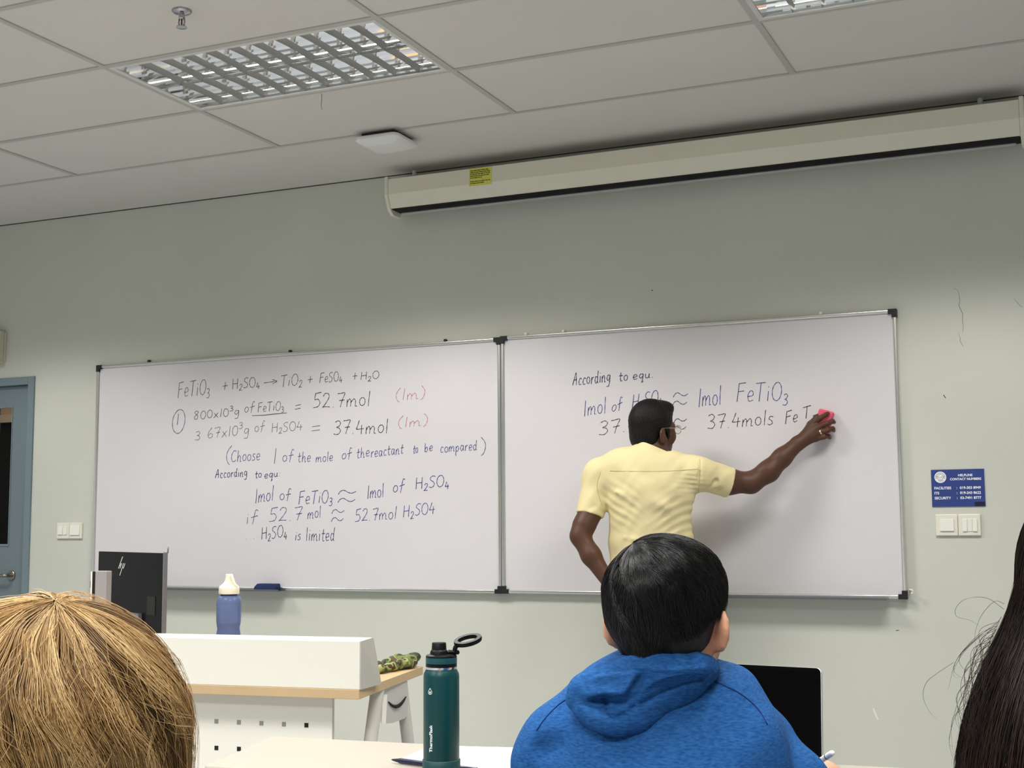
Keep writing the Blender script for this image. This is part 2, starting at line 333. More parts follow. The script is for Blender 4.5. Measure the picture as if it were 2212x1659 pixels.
# ------------------------------------------------------------------ ceiling fittings
M_mirror = mat('mirror_aluminium', (0.80, 0.80, 0.79, 1), 0.05, metal=1.0)
M_blade = mat('satin_aluminium', (0.30, 0.30, 0.29, 1), 0.45, metal=0.6)
M_rim = mat('white_steel', srgb(205, 204, 198), 0.4)
M_tube = mat('fluorescent_tube', (0.9, 0.9, 0.88, 1), 0.4, emit=(1.0, 0.96, 0.88, 9.0))
def make_fitting(x0, y0, label):
    t = thing('ceiling_light', label, 'light', (x0 + .6, y0 + .3, CEIL), group='recessed ceiling lights')
    z = CEIL; mx, my = .018, .018
    r = MB()
    x1, y1 = x0 + 1.2, y0 + .6
    r.box((x0 + .012, y0 + .012, z - .003), (x1 - .012, y0 + .03, z + .02)); r.box((x0 + .012, y1 - .03, z - .003), (x1 - .012, y1 - .012, z + .02))
    r.box((x0 + .012, y0 + .03, z - .003), (x0 + .03, y1 - .03, z + .02)); r.box((x1 - .03, y0 + .03, z - .003), (x1 - .012, y1 - .03, z + .02))
    obj('frame', r, M_rim, t, bevel=.002)
    obj('housing', MB().box((x0 + .02, y0 + .02, z + .135), (x1 - .02, y1 - .02, z + .15)), M_rim, t)
    bw = .27; H = .11
    for b in range(2):
        ya = y0 + .03 + b * bw; yb = ya + bw; ym = (ya + yb) / 2
        prof = []
        K = 14
        for i in range(K + 1):
            s = i / K; prof.append((ya + .001 + .075 * s ** 2.2 + (.0016 if i % 2 else 0), z + .002 + H * s))
        for i in range(1, 8):
            s = i / 8; yy = prof[K][0] + (2 * (ym - prof[K][0])) * s; prof.append((yy, z + .004 + H + .012 * math.sin(math.pi * (2 * s % 1))))
        for (yy, zz) in reversed(prof[:K + 1]): prof.append((2 * ym - yy, zz))
        o = MB(); n = len(prof)
        o.add([(x0 + .03, a, c) for a, c in prof] + [(x1 - .03, a, c) for a, c in prof], [(i, i + 1, n + i + 1, n + i) for i in range(n - 1)])
        rf = obj('reflector', o, M_mirror, t)
        tb = obj('tube', MB().tube([(x0 + .05, ym, z + .069), (x1 - .05, ym, z + .069)], .008, 14), M_tube, t, smooth=True)
        for xx in (x0 + .03, x1 - .033): obj('end_plate', MB().box((xx, ya, z + .002), (xx + .003, yb, z + H + .02)), M_mirror, t)
        NB = 10
        for k in range(NB):
            xc = x0 + .03 + 1.14 * (k + 1) / (NB + 1)
            bl = MB(); A, B = [], []
            for i in range(9):
                s = i / 8; yy = ya + .003 + (bw - .006) * s
                dip = .006 * (1 - (2 * s - 1) ** 2)          # lower edge bowed up in the middle
                top = z + .030
                A.append([(xc, yy, z + .001 + dip), (xc + .003, yy, z + .008 + dip), (xc + .008, yy, top), (xc - .008, yy, top), (xc - .003, yy, z + .008 + dip)])
            bl.rings(A)
            obj('louvre_blade', bl, M_blade, t, smooth=True, auto=30)
    dv = MB().prism([(x0 + .03, y0 + .3 - .001, z), (x0 + .03, y0 + .301, z), (x0 + .03, y0 + .304, z + .03), (x0 + .03, y0 + .296, z + .03)], (1.14, 0, 0))
    obj('divider', dv, M_mirror, t)
    return t
make_fitting(0.0, -1.2, 'recessed louvred ceiling light seen whole, between sprinkler and access point')
make_fitting(2.4, -1.2, 'recessed louvred ceiling light cut off by the top edge of the photo')
# sprinkler
M_chrome = mat('dull_chrome', (0.42, 0.42, 0.44, 1), 0.22, metal=1.0); M_red = mat('red_bulb', srgb(120, 24, 24), 0.2)
sp = np.array([0.622, -1.528, CEIL])
t = thing('fire_sprinkler', 'chrome fire sprinkler hanging from the ceiling, upper left', 'sprinkler', sp)
k8 = .82
obj('escutcheon', MB().lathe([(r * k8, z * k8) for r, z in ((.041, .004), (.041, 0), (.036, -.006), (.02, -.012), (.014, -.014))], sp, 32, cap0=True), M_chrome, t, smooth=True, auto=50)
obj('body', MB().lathe([(r * k8, z * k8) for r, z in ((.013, -.01), (.013, -.03), (.009, -.034))], sp, 20), M_chrome, t, smooth=True, auto=40)
for s_ in (-1, 1): obj('frame_arm', MB().tube([sp + np.array(q) * k8 for q in ([s_ * .012, 0, -.03], [s_ * .015, 0, -.045], [s_ * .012, 0, -.062])], .003, 8), M_chrome, t, smooth=True)
obj('glass_bulb', MB().lathe([(r * k8, z * k8) for r, z in ((.002, -.032), (.0035, -.038), (.0035, -.055), (.002, -.06))], sp, 10), M_red, t, smooth=True)
obj('deflector', MB().lathe([(r * k8, z * k8) for r, z in ((.008, -.06), (.022, -.066), (.023, -.07), (.004, -.072))], sp, 24), M_chrome, t, smooth=True, auto=40)
# loose thread under the light
hp = on_z(695, 201, CEIL)
mb = MB().tube(catmull([hp + [0, 0, -.003], hp + [.0, 0, -.03], hp + [-.003, .002, -.05], hp + [.002, 0, -.072]], 4), .0013, 6)
obj('hanging_thread', mb, mat('grey_thread', srgb(120, 112, 100), 0.9), smooth=True, loc=hp, label='thin grey thread dangling from the ceiling below the whole louvred light', cat='thread')
# wireless access point, on the ceiling by the board wall
M_ap = mat('access_point_white', srgb(224, 223, 219), 0.4); M_dark = mat('dark_plastic', srgb(30, 30, 31), 0.5)
ac = np.array([0.54, 0.06, CEIL])
t = thing('access_point', 'white square wireless access point on the ceiling beside the projector screen', 'access point', ac)
Rz = rot_z(math.radians(0))
obj('bracket', MB().box((-.085, -.085, -.018), (.085, .085, -.0), Rz, ac), M_dark, t, bevel=.004)
def rrect(hw, r, z, n=6):
    P = []
    for cx, cy, a in ((1, 1, 0), (-1, 1, 90), (-1, -1, 180), (1, -1, 270)):
        for i in range(n + 1):
            q = math.radians(a + 90 * i / n); P.append((cx * (hw - r) + r * math.cos(q), cy * (hw - r) + r * math.sin(q), z))
    return P
mb = MB().rings([[ac + Rz @ np.array(p) for p in rrect(*q)] for q in ((.105, .03, -.018), (.112, .032, -.024), (.112, .032, -.034), (.106, .032, -.042), (.072, .026, -.056), (.066, .022, -.0575))])
obj('cover', mb, M_ap, t, smooth=True, auto=30)
# projector screen case along the top of the wall
M_case = mat('screen_case_cream', srgb(222, 218, 200), 0.5, noise=0.02, nscale=6); M_black = mat('black_slot', srgb(8, 8, 9), 0.7); M_barw = mat('screen_bar', srgb(170, 170, 168), 0.35)
ys = 0.50; q0, q1 = on_y(838, 391, ys), on_y(2200, 209, ys)
px0, px1 = q0[0], q1[0]; zt = 0.5 * (q0[2] + q1[2])
def scr(z0_, z1_): pass
t = thing('projector_screen', 'long cream projector screen case rolled up under the ceiling', 'projector screen', ((px0 + px1) / 2, WALL_Y, zt - .15))
yb_ = ys + .135
# profile (y, z) of the case, front towards the room
prof = [(ys, zt), (ys - .002, zt - .078), (ys + .028, zt - .142), (ys + .05, zt - .142), (ys + .05, zt - .10), (yb_, zt - .10), (yb_, zt)]
mb = MB().prism([(px0, a, b) for a, b in prof], (px1 - px0, 0, 0))
obj('case', mb, M_case, t, bevel=.003)
obj('slot', MB().box((px0 + .004, ys + .036, zt - .147), (px1 - .004, yb_, zt - .10)), M_black, t)
obj('bottom_bar', MB().box((px0 + .04, ys + .062, zt - .170), (px1 - .02, ys + .085, zt - .160)), M_barw, t, bevel=.004)
for xx, s_ in ((px0, -1), (px1, 1)):
    w_ = .018 * s_
    pr = [(ys - .004, zt + .012), (ys - .006, zt - .08), (ys + .026, zt - .148), (ys + .06, zt - .17), (yb_, zt - .17), (yb_, zt + .012)]
    obj('end_cap', MB().prism([(xx, a, b) for a, b in pr], (w_, 0, 0)), M_case, t, bevel=.003)
br = MB(); brx = px0 + .16
br.box((brx - .03, ys + .04, zt), (brx + .03, yb_ + .03, zt + .008)); br.box((brx - .012, ys + .03, zt), (brx + .012, ys + .05, CEIL))
for brx in (px0 + .12, px1 - .15):
    mb = MB().box((brx - .014, ys + .03, zt), (brx + .014, WALL_Y, zt + .012)).lathe([(.011, 0), (.011, .03), (.006, .034)], (brx, ys + .05, zt + .008), 14)
    obj('hanging_bracket', mb, M_barw, t, bevel=.002)
# yellow warning label with its two blocks of print
M_yel = mat('yellow_label', srgb(214, 214, 96), 0.5); M_print = mat('label_print', srgb(86, 84, 30), 0.6)
la = on_y(1014, 370, ys); lb = on_y(1062, 366, ys)
lx0, lx1 = la[0], lb[0]
lab = obj('warning_label', MB().hexa([(lx0, ys - .0035, zt - .088), (lx1, ys - .0035, zt - .088), (lx1, ys - .002, zt - .088), (lx0, ys - .002, zt - .088), (lx0, ys - .002, zt - .002), (lx1, ys - .002, zt - .002), (lx1, ys, zt - .002), (lx0, ys, zt - .002)]), M_yel, t, label='yellow warning label')
random.seed(5)
pl = MB(); nl = 0
for k in range(8):
    if k == 5: continue
    zz = zt - .012 - k * .0088; x = lx0 + .006
    while x < lx1 - .012:
        wd = random.uniform(.006, .02); xe = min(x + wd, lx1 - .006); pl.box((x, ys - .0044, zz - .0036), (xe, ys - .0036, zz)); x = xe + .003
        if k in (4, 7) and x > lx0 + .07: break
obj('label_print', pl, M_print, lab)
# ------------------------------------------------------------------ whiteboards
M_board = mat('whiteboard_enamel', srgb(212, 208, 209), 0.36, spec=0.35, noise=0.018, nscale=2.2)
M_rail = mat('anodised_rail', (0.70, 0.70, 0.67, 1), 0.24, metal=0.9)
M_cap = mat('black_corner_cap', srgb(24, 25, 26), 0.5)
M_clipd = mat('dark_clip', srgb(40, 38, 36), 0.5); M_tray = mat('tray_metal', (0.2, 0.2, 0.205, 1), 0.4, metal=0.7)
BY = WALL_Y - .022                             # writing face
def board(x0, x1, z0, z1, label, clips, clipmat, tray):
    t = thing('whiteboard', label, 'whiteboard', ((x0 + x1) / 2, WALL_Y, z0), group='wall-mounted whiteboards')
    obj('writing_surface', MB().box((x0 + .004, BY, z0 + .004), (x1 - .004, WALL_Y, z1 - .004)), M_board, t)
    rw, rp = .016, .010
    def rail(lo, hi, ax):
        mb = MB().box(lo, hi); obj('frame_rail', mb, M_rail, t, smooth=True, bevel=.0065, seg=5)
    rail((x0 + .03, BY - rp, z1 - rw), (x1 - .03, BY, z1), 0); rail((x0 + .03, BY - rp, z0), (x1 - .03, BY, z0 + rw), 0)
    rail((x0, BY - rp, z0 + .03), (x0 + rw, BY, z1 - .03), 2); rail((x1 - rw, BY - rp, z0 + .03), (x1, BY, z1 - .03), 2)
    for cx, sx in ((x0, 1), (x1, -1)):
        for cz, sz in ((z0, 1), (z1, -1)):
            L = .036; W_ = .021
            P = [(0, 0), (L, 0), (L, W_), (W_, W_), (W_, L), (0, L)]
            mb = MB().prism([(cx + sx * (a - .0015), BY - rp - .003, cz + sz * (b - .0015)) for a, b in P], (0, rp + .02, 0))
            obj('corner_cap', mb, M_cap, t, bevel=.0015)
    for u, v in clips:
        p = on_y(u, v, WALL_Y - .012)
        obj('fixing_clip', MB().box((p[0] - .008, WALL_Y - .02, z1 - .002), (p[0] + .008, WALL_Y - .002, z1 + .014)), clipmat, t, bevel=.005, seg=3)
    if tray:
        a, b = tray
        pr = [(WALL_Y - .012, z0 - .002), (BY - .066, z0 - .004), (BY - .07, z0 + .006), (BY - .067, z0 + .006), (BY - .063, z0 - .001), (WALL_Y - .012, z0 + .001)]
        obj('marker_tray', MB().prism([(a, p, q) for p, q in pr], (b - a, 0, 0)), M_tray, t)
    return t
ZB0, ZB1 = .874, 2.083
XM = .838
boardL = board(-1.6, XM - .001, ZB0, ZB1, 'left whiteboard covered in chemistry working in black, red and blue', [(322, 779), (627, 759), (962, 735)], M_clipd, (-1.25, -.36))
boardR = board(XM + .001, 2.674, ZB0 + .001, ZB1 + .004, 'right whiteboard being wiped by the standing man', [(1136, 724), (1217, 716), (1773, 676)], M_white, (1.5, 2.60))
hk = on_y(1966, 1274, WALL_Y)
mb = MB().tube(catmull([hk, hk + [0, -.025, 0], hk + [.004, -.034, .002], hk + [.014, -.038, 0], hk + [.016, -.036, -.01], hk + [.008, -.034, -.014]], 5), .0032, 8)
obj('cup_hook', mb, M_plast, smooth=True, loc=hk, label='small pale cup hook in the wall at the lower right board corner', cat='hook')
# ------------------------------------------------------------------ handwriting: pen strokes lying on the boards
G = {}
def g(ch, w, *strokes): G[ch] = (w, strokes)
o_ = lambda cx, cy, rx, ry, a=90: [(cx + rx * math.cos(math.radians(a + 40 * i)), cy + ry * math.sin(math.radians(a + 40 * i))) for i in range(10)]
g('F', .55, [(.08, 1), (.03, 0)], [(.05, .98), (.5, 1.02)], [(.06, .55), (.42, .58)])
g('T', .6, [(0, .98), (.6, 1.02)], [(.32, 1), (.25, 0)])
g('H', .6, [(.06, 1), (.03, 0)], [(.52, 1), (.5, 0)], [(.04, .5), (.52, .53)])
g('S', .5, [(.46, .93), (.3, 1), (.1, .9), (.08, .68), (.28, .52), (.42, .35), (.36, .1), (.16, .0), (.0, .08)])
g('O', .65, o_(.32, .5, .29, .5, 110))
g('C', .55, [(.5, .9), (.28, 1), (.06, .72), (.02, .35), (.18, .02), (.4, .03), (.52, .15)])
g('A', .6, [(.0, 0), (.34, 1), (.4, .6), (.46, 0)], [(.1, .4), (.5, .45)])
g('1', .2, [(.12, 1), (.08, 0)])
g('2', .5, [(.05, .78), (.16, .98), (.38, .96), (.42, .7), (.22, .3), (.02, .02), (.12, .06), (.48, .04)])
g('3', .5, [(.06, .9), (.25, 1), (.42, .85), (.35, .62), (.18, .53), (.36, .46), (.46, .25), (.3, .02), (.02, .06)])
g('4', .52, [(.2, 1), (.06, .5), (.02, .36), (.5, .38)], [(.36, .66), (.34, 0)])
g('5', .5, [(.14, .98), (.1, .56), (.3, .58), (.44, .34), (.32, .06), (.02, 0)], [(.12, .97), (.5, 1.05)])
g('6', .48, [(.34, 1), (.1, .6), (.04, .25), (.16, .0), (.38, .08), (.42, .3), (.26, .42), (.06, .26)])
g('7', .52, [(.02, .94), (.26, .97), (.48, .98), (.34, .5), (.24, 0)], [(.14, .46), (.48, .5)])
g('8', .5, [(.42, .86), (.26, 1), (.1, .86), (.2, .6), (.38, .36), (.3, .04), (.1, .06), (.08, .3), (.28, .56), (.42, .86)])
g('9', .48, o_(.24, .7, .2, .28), [(.44, .8), (.42, .4), (.34, 0)])
g('0', .5, o_(.25, .5, .22, .48, 100))
g('e', .42, [(.04, .28), (.34, .34), (.32, .54), (.16, .58), (.03, .34), (.12, .04), (.38, .08)])
g('i', .2, [(.1, .55), (.08, .02)], [(.1, .76), (.12, .8)])
g('x', .45, [(.04, .58), (.4, .02)], [(.4, .6), (.02, .0)])
g('g', .45, [(.38, .55), (.16, .6), (.04, .36), (.14, .14), (.34, .3), (.38, .56), (.38, .1), (.3, -.32), (.06, -.34)])
g('q', .45, [(.38, .55), (.16, .6), (.04, .36), (.14, .12), (.34, .28), (.38, .56), (.36, .1), (.3, -.42), (.42, -.25)])
g('o', .42, o_(.2, .3, .18, .28, 110))
g('f', .42, [(.42, .92), (.3, 1.04), (.22, .8), (.18, .3), (.12, -.12)], [(.0, .46), (.42, .52)])
g('l', .18, [(.1, 1.05), (.08, .5), (.08, 0)])
g('m', .72, [(.04, .52), (.04, .0)], [(.05, .3), (.18, .54), (.28, .42), (.28, .02)], [(.29, .3), (.46, .54), (.58, .4), (.58, .06), (.7, .04)])
g('n', .48, [(.04, .54), (.05, .0)], [(.06, .32), (.22, .56), (.34, .44), (.35, .04), (.46, .06)])
g('h', .48, [(.08, 1.02), (.05, .0)], [(.06, .3), (.22, .54), (.34, .42), (.35, .0), (.46, .04)])
g('s', .38, [(.34, .54), (.16, .58), (.08, .42), (.24, .28), (.3, .1), (.14, -.0), (.0, .06)])
g('t', .36, [(.18, .92), (.14, .3), (.18, .02), (.34, .06)], [(.0, .56), (.36, .6)])
g('d', .46, [(.36, .5), (.16, .58), (.04, .3), (.14, .02), (.34, .2)], [(.4, 1.05), (.36, .5), (.36, .1), (.46, .02)])
g('r', .36, [(.06, .56), (.06, .0)], [(.07, .34), (.2, .54), (.34, .52)])
g('c', .4, [(.36, .48), (.18, .58), (.04, .32), (.12, .04), (.36, .06)])
g('a', .46, [(.36, .5), (.16, .58), (.04, .3), (.14, .02), (.32, .2), (.38, .54), (.36, .12), (.46, .02)])
g('b', .44, [(.06, 1.02), (.05, .04)], [(.06, .34), (.24, .54), (.36, .3), (.24, .02), (.05, .08)])
g('p', .46, [(.06, .56), (.04, -.4)], [(.06, .38), (.24, .58), (.38, .36), (.26, .06), (.06, .1)])
g('u', .46, [(.04, .54), (.06, .14), (.2, .02), (.34, .2), (.36, .54)], [(.36, .5), (.36, .1), (.46, .02)])
g('+', .6, [(.04, .5), (.56, .54)], [(.31, .95), (.28, .1)])
g('=', .6, [(.03, .85), (.58, .9)], [(.0, .15), (.56, .2)])
g('>', .8, [(.0, .45), (.4, .5), (.78, .52)], [(.5, .88), (.78, .52), (.52, .15)])
g('~', .8, [(.02, .62), (.1, .84), (.26, .92), (.48, .72), (.64, .68), (.8, .8)], [(.02, .02), (.1, .24), (.26, .32), (.46, .12), (.62, .06), (.78, .2)])
g('(', .3, [(.3, 1.15), (.1, .8), (.04, .4), (.14, .0), (.26, -.14)])
g(')', .3, [(.02, 1.15), (.22, .8), (.26, .4), (.16, .0), (.04, -.14)])
g('.', .22, [(.08, .02), (.12, .04)])
g(':', .2, [(.08, .46), (.11, .5)], [(.08, .04), (.11, .08)])
g(' ', .35)
random.seed(11)
def write(board_, runs, col, name='handwriting', label=None, wid=.0042):
    """runs: (text, u0, v0, u1, v1, cap height) in photograph pixels measured on the board face; _ lowers and ^ raises the next sign"""
    d = .0007; out = []
    for text, u0, v0, u1, v1, h in runs:
        mb = MB()
        toks = []; mode = ''
        for ch in text:
            if ch in '_^': mode = ch; continue
            w_, st = G[ch]; s = .62 if mode else 1.0
            toks.append((st, w_ * s, s, -.22 if mode == '_' else (.62 if mode == '^' else 0.0))); mode = ''
        tot = sum(a[1] for a in toks) + .1 * (len(toks) - 1); x = 0.0
        for st, w_, s, dy in toks:
            jy = random.uniform(-.03, .03); jr = random.uniform(-.04, .04)
            for k_ in st:
                pts = catmull([(a, b) for a, b in k_], 5 if len(k_) > 2 else 1)
                W3 = []
                for a, b in pts:
                    fx = (x + a * s) / tot; fy = dy + b * s + jy
                    u = u0 + (u1 - u0) * fx + h * fy * (.06 + jr); v = v0 + (v1 - v0) * fx - h * fy
                    W3.append(on_y(u, v, BY))
                k = len(W3); L, Rr = [], []
                for i, p in enumerate(W3):
                    t = W3[min(i + 1, k - 1)] - W3[max(i - 1, 0)]; t /= np.linalg.norm(t) + 1e-9
                    n = np.array([-t[2], 0, t[0]]); ww = wid * (.8 + .2 * math.sin(i * 1.3))
                    L.append(p + n * ww / 2 - [0, d, 0]); Rr.append(p - n * ww / 2 - [0, d, 0])
                o = len(mb.v); mb.v += [tuple(p) for p in L + Rr]
                mb.f += [(o + i, o + i + 1, o + k + i + 1, o + k + i) for i in range(k - 1)]
            x += w_ + .1
        out.append(obj(name, mb, col, board_, label=label))
    return out
M_ink = mat('faded_black_ink', srgb(84, 82, 88), 0.6); M_inkb = mat('black_ink', srgb(44, 42, 48), 0.6); M_blue = mat('blue_ink', srgb(60, 66, 126), 0.6)
M_navy = mat('navy_ink', srgb(34, 40, 92), 0.6); M_redi = mat('faded_red_ink', srgb(188, 112, 120), 0.6); M_pale = mat('pale_black_ink', srgb(112, 110, 114), 0.6)
write(boardL, [('FeTiO_3', 384, 860, 453, 851, 33), ('+', 479, 844, 492, 843, 20), ('H_2SO_4', 502, 841, 561, 835, 22), ('>', 570, 833, 599, 830, 13), ('TiO_2', 606, 836, 653, 831, 25),
               ('+', 664, 829, 676, 828, 17), ('FeSO_4', 690, 828, 739, 822, 21), ('+', 761, 822, 772, 821, 17), ('H_2O', 779, 821, 819, 818, 17)], M_ink, wid=.0038)
mb_ = write(boardL, [('800x10^3g', 418, 907, 517, 897, 18), ('of', 528, 892, 549, 887, 20), ('FeTiO_3', 557, 890, 613, 886, 20), ('=', 637, 886, 650, 884, 11)], M_ink, wid=.0038)
write(boardL, [('O', 369, 936, 399, 934, 52), ('1', 380, 918, 388, 917, 24)], M_navy, label='circled number in navy', wid=.0036)
mb = MB(); flat_line(mb, [(544, 898), (570, 897), (596, 894), (620, 892)], .0045, BY); obj('underline', mb, M_ink, boardL)
write(boardL, [('52.7mol', 676, 881, 799, 877, 31)], M_inkb)
write(boardL, [('(1m)', 854, 866, 918, 860, 24)], M_redi, label='red handwriting', wid=.0036)
write(boardL, [('3', 421, 951, 432, 950, 19), ('67x10^3g', 448, 947, 538, 938, 22), ('of', 550, 933, 571, 930, 21), ('H_2SO4', 587, 934, 653, 929, 20), ('=', 673, 933, 692, 931, 13)], M_pale, wid=.0038)
write(boardL, [('37.4mol', 720, 939, 838, 935, 30)], M_inkb)
write(boardL, [('(1m)', 859, 924, 924, 918, 22)], M_redi, label='red handwriting', wid=.0036)
write(boardL, [('(', 487, 1000, 498, 1000, 32), ('Choose', 499, 998, 562, 994, 24), ('1', 590, 1002, 597, 1001, 33), ('of', 610, 997, 633, 995, 23), ('the', 643, 999, 671, 997, 22), ('mole', 682, 998, 719, 996, 20),
               ('of', 738, 993, 760, 988, 21), ('the', 770, 990, 798, 986, 22), ('reactant', 801, 988, 871, 980, 22), ('to', 892, 981, 903, 977, 19), ('be', 917, 977, 935, 973, 19), ('compared', 951, 978, 1030, 972, 21), (')', 1038, 980, 1050, 979, 31)], M_blue, wid=.0038)
write(boardL, [('According', 465, 1033, 534, 1029, 18), ('to', 551, 1033, 565, 1031, 16), ('equ:', 571, 1034, 606, 1029, 16)], M_navy, wid=.0042)
write(boardL, [('1mol', 551, 1087, 590, 1081, 31), ('of', 604, 1081, 628, 1079, 23), ('FeTiO_3', 645, 1090, 718, 1086, 28), ('~', 729, 1087, 768, 1085, 29), ('1mol', 793, 1077, 829, 1074, 29), ('of', 849, 1065, 873, 1059, 25), ('H_2SO_4', 898, 1056, 970, 1051, 25)], M_blue)
write(boardL, [('if', 531, 1132, 556, 1127, 26), ('52.7', 581, 1127, 652, 1124, 29), ('mol', 664, 1121, 693, 1118, 25), ('~', 715, 1128, 742, 1126, 29), ('52.7mol', 767, 1127, 856, 1121, 26), ('H_2SO4', 871, 1117, 939, 1109, 25)], M_blue, wid=.0038)
write(boardL, [('H_2SO_4', 565, 1166, 620, 1159, 26), ('is', 637, 1167, 650, 1165, 21), ('limited', 661, 1168, 722, 1169, 28), ('.', 530, 1165, 534, 1165, 12), ('.', 547, 1164, 551, 1164, 12)], M_navy, wid=.0038)
write(boardR, [('According', 1237, 833, 1318, 825, 26), ('to', 1337, 823, 1356, 822, 20), ('equ.', 1367, 821, 1412, 815, 18)], M_navy)
write(boardR, [('1mol', 1261, 899, 1309, 892, 34), ('of', 1321, 891, 1344, 882, 24), ('H_2SO_4', 1365, 884, 1432, 872, 32), ('~', 1452, 877, 1484, 875, 30), ('1mol', 1508, 879, 1558, 874, 40), ('FeTiO_3', 1591, 869, 1702, 866, 40)], M_blue, wid=.0038)
write(boardR, [('37.4', 1293, 941, 1378, 930, 30), ('~', 1454, 932, 1482, 928, 28), ('37.4mols', 1528, 927, 1671, 917, 31), ('Fe', 1696, 917, 1723, 911, 27), ('T', 1734, 906, 1751, 902, 25)], M_inkb, wid=.0036)
mb = MB(); flat_line(mb, [(1755.5, 899), (1758, 897.5), (1761, 896)], .0036, BY); obj('handwriting', mb, M_ink, boardR)
# ------------------------------------------------------------------ eraser on the tray
M_felt = mat('navy_felt', srgb(30, 44, 92), 0.8, noise=0.1, nscale=60)
e0, e1_ = on_y(552, 1275, BY - .04), on_y(600, 1275, BY - .04)
ez = ZB0 + .002; ey = BY - .0575; H_ = .032
mb = MB()
mb.prism([(e0[0], ey, ez), (e1_[0] - .002, ey, ez), (e1_[0], ey, ez + .016), (e1_[0] - .004, ey, ez + H_), (e0[0] + .02, ey, ez + H_), (e0[0], ey, ez + .014)], (0, .045, 0))
obj('board_eraser', mb, M_felt, bevel=.004, seg=3, loc=((e0[0] + e1_[0]) / 2, ey, ez), label='navy blue board eraser lying on the tray of the left whiteboard', cat='eraser')
# ------------------------------------------------------------------ lecturer's desk with its raised shelf box
M_wood = mat('beech_laminate', srgb(194, 166, 126), 0.4, noise=0.06, nscale=6)
M_woode = mat('beech_edge', srgb(205, 166, 104), 0.45, noise=0.06, nscale=14)
M_lam = mat('white_laminate', srgb(226, 223, 210), 0.3)
M_grey = mat('grey_steel_paint', srgb(196, 192, 184), 0.4); M_hole = mat('hole_dark', srgb(14, 14, 15), 0.8); M_holeg = mat('hole_plug', srgb(140, 138, 132), 0.6)
DT, DB = .74, .714
A_ = math.radians(6.2); e1 = np.array([math.cos(A_), math.sin(A_), 0]); e2 = np.array([-.207, .978, 0]); e2 /= np.linalg.norm(e2)
FR = np.array([1.566, -1.916, 0])
LEN, DEP = 1.75, .64
desk = thing('lecturer_desk', 'beech-topped lecturer desk with a long white shelf box along its front edge', 'desk', (FR[0] - .8, FR[1] + .25, 0))
dp = lambda a, b, z: FR - e1 * a + e2 * b + np.array([0, 0, z])          # a: from the right end, b: from the front edge
obj('desk_top', MB().hexa([dp(LEN, 0, DB), dp(0, 0, DB), dp(0, DEP, DB), dp(LEN, DEP, DB), dp(LEN, 0, DT), dp(0, 0, DT), dp(0, DEP, DT), dp(LEN, DEP, DT)]), M_wood, desk, bevel=.0015)
bt = .8696
b0, b1 = .003, .146
BF = dp(0, b0, 0); bq = [BF + [0, 0, DT], BF + [-.017, .146, DT], BF + [-.035, .131, bt], BF + [0, .001, bt]]
bx_ = MB().prism(bq, -e1 * (LEN - .05))
obj('shelf_box', bx_, M_lam, desk, bevel=.0015)
obj('box_end_panel', MB().prism([p + e1 * .003 for p in bq], -e1 * .0035), mat('shaded_end_laminate', srgb(180, 176, 166), 0.4), desk)  # end of the white box, coloured greyer to give it shade
cp = on_z(248, 1362, bt)
obj('cable_cover', MB().box((-.06, -.03, 0), (.05, .03, .012), rot_z(A_), cp + [-.06, .05, 0]), M_lam, desk, bevel=.003)
# modesty panel with square holes
pb = .055
pa = .1
mp = MB().hexa([dp(LEN - .1, pb, .1), dp(pa, pb, .1), dp(pa, pb + .018, .1), dp(LEN - .1, pb + .018, .1), dp(LEN - .1, pb, DB), dp(pa, pb, DB), dp(pa, pb + .018, DB), dp(LEN - .1, pb + .018, DB)])
pan = obj('modesty_panel', mp, M_lam, desk)
n_ = np.cross(e1, [0, 0, 1]); P0 = dp(0, pb, 0)
def on_panel(u, v, P0=P0, n_=n_):
    d = ray(u, v); return CAM + d * (((P0 - CAM) @ n_) / (d @ n_))
for row, (v0, dark) in enumerate(((1556, (5, 6)), (1613.5, (1, 2, 3, 4, 5, 6)))):
    for k in range(-5, 7):
        p = on_panel(419 + 48.6 * k, v0 + 2.1 * k)
        q = (p - dp(0, pb, 0)) @ e1
        if -q < pa + .012: continue
        m_ = M_hole if k in dark else M_holeg
        hb = MB().box((-.006, -.001, -.006), (.006, .004, .006), rot_z(A_), p); obj('panel_hole', hb, m_, pan)
# right-hand A-frame leg
lg1 = [on_y(814, 1500, -1.70), on_y(801, 1596, -1.735)]; lg2 = [on_y(866, 1475, -1.44), on_y(881, 1600, -1.40)]
for (a, b) in (lg1, lg2):
    d = (b - a) / (b[2] - a[2]); top = a + d * (DB - a[2]); bot = a + d * (0 - a[2])
    obj('leg', MB().tube([top, bot], [.020, .0165], 20), M_grey, desk, smooth=True, auto=50)
    off = -e1 * (LEN - .3)
    obj('leg', MB().tube([top + off, bot + off], [.020, .0165], 20), M_grey, desk, smooth=True, auto=50)
bp = [on_y(825, 1497, -1.68), on_y(878, 1484, -1.46), on_y(885, 1540, -1.44), on_y(874, 1552, -1.455), on_y(848, 1562, -1.52), on_y(834, 1563, -1.60)]
bp[0][2] = DB; bp[1][2] = DB
nb = np.cross(bp[1] - bp[0], bp[3] - bp[0]); nb /= np.linalg.norm(nb)
for i, (u, v) in ((2, (885, 1540)), (3, (874, 1552)), (4, (848, 1562)), (5, (834, 1563))): bp[i] = on_panel(u, v, bp[0], nb)
br = obj('leg_bracket', MB().prism(bp, -e1 * .006), M_grey, desk)
onb = lambda u, v: on_panel(u, v, bp[0], nb) + e1 * .002
sl = MB().tube(catmull([onb(838, 1516), onb(846, 1524), onb(854, 1526.5), onb(862, 1523), onb(870, 1514), onb(876, 1505)], 4), [.0015] + [.004] * 19 + [.002], 8) if False else MB()
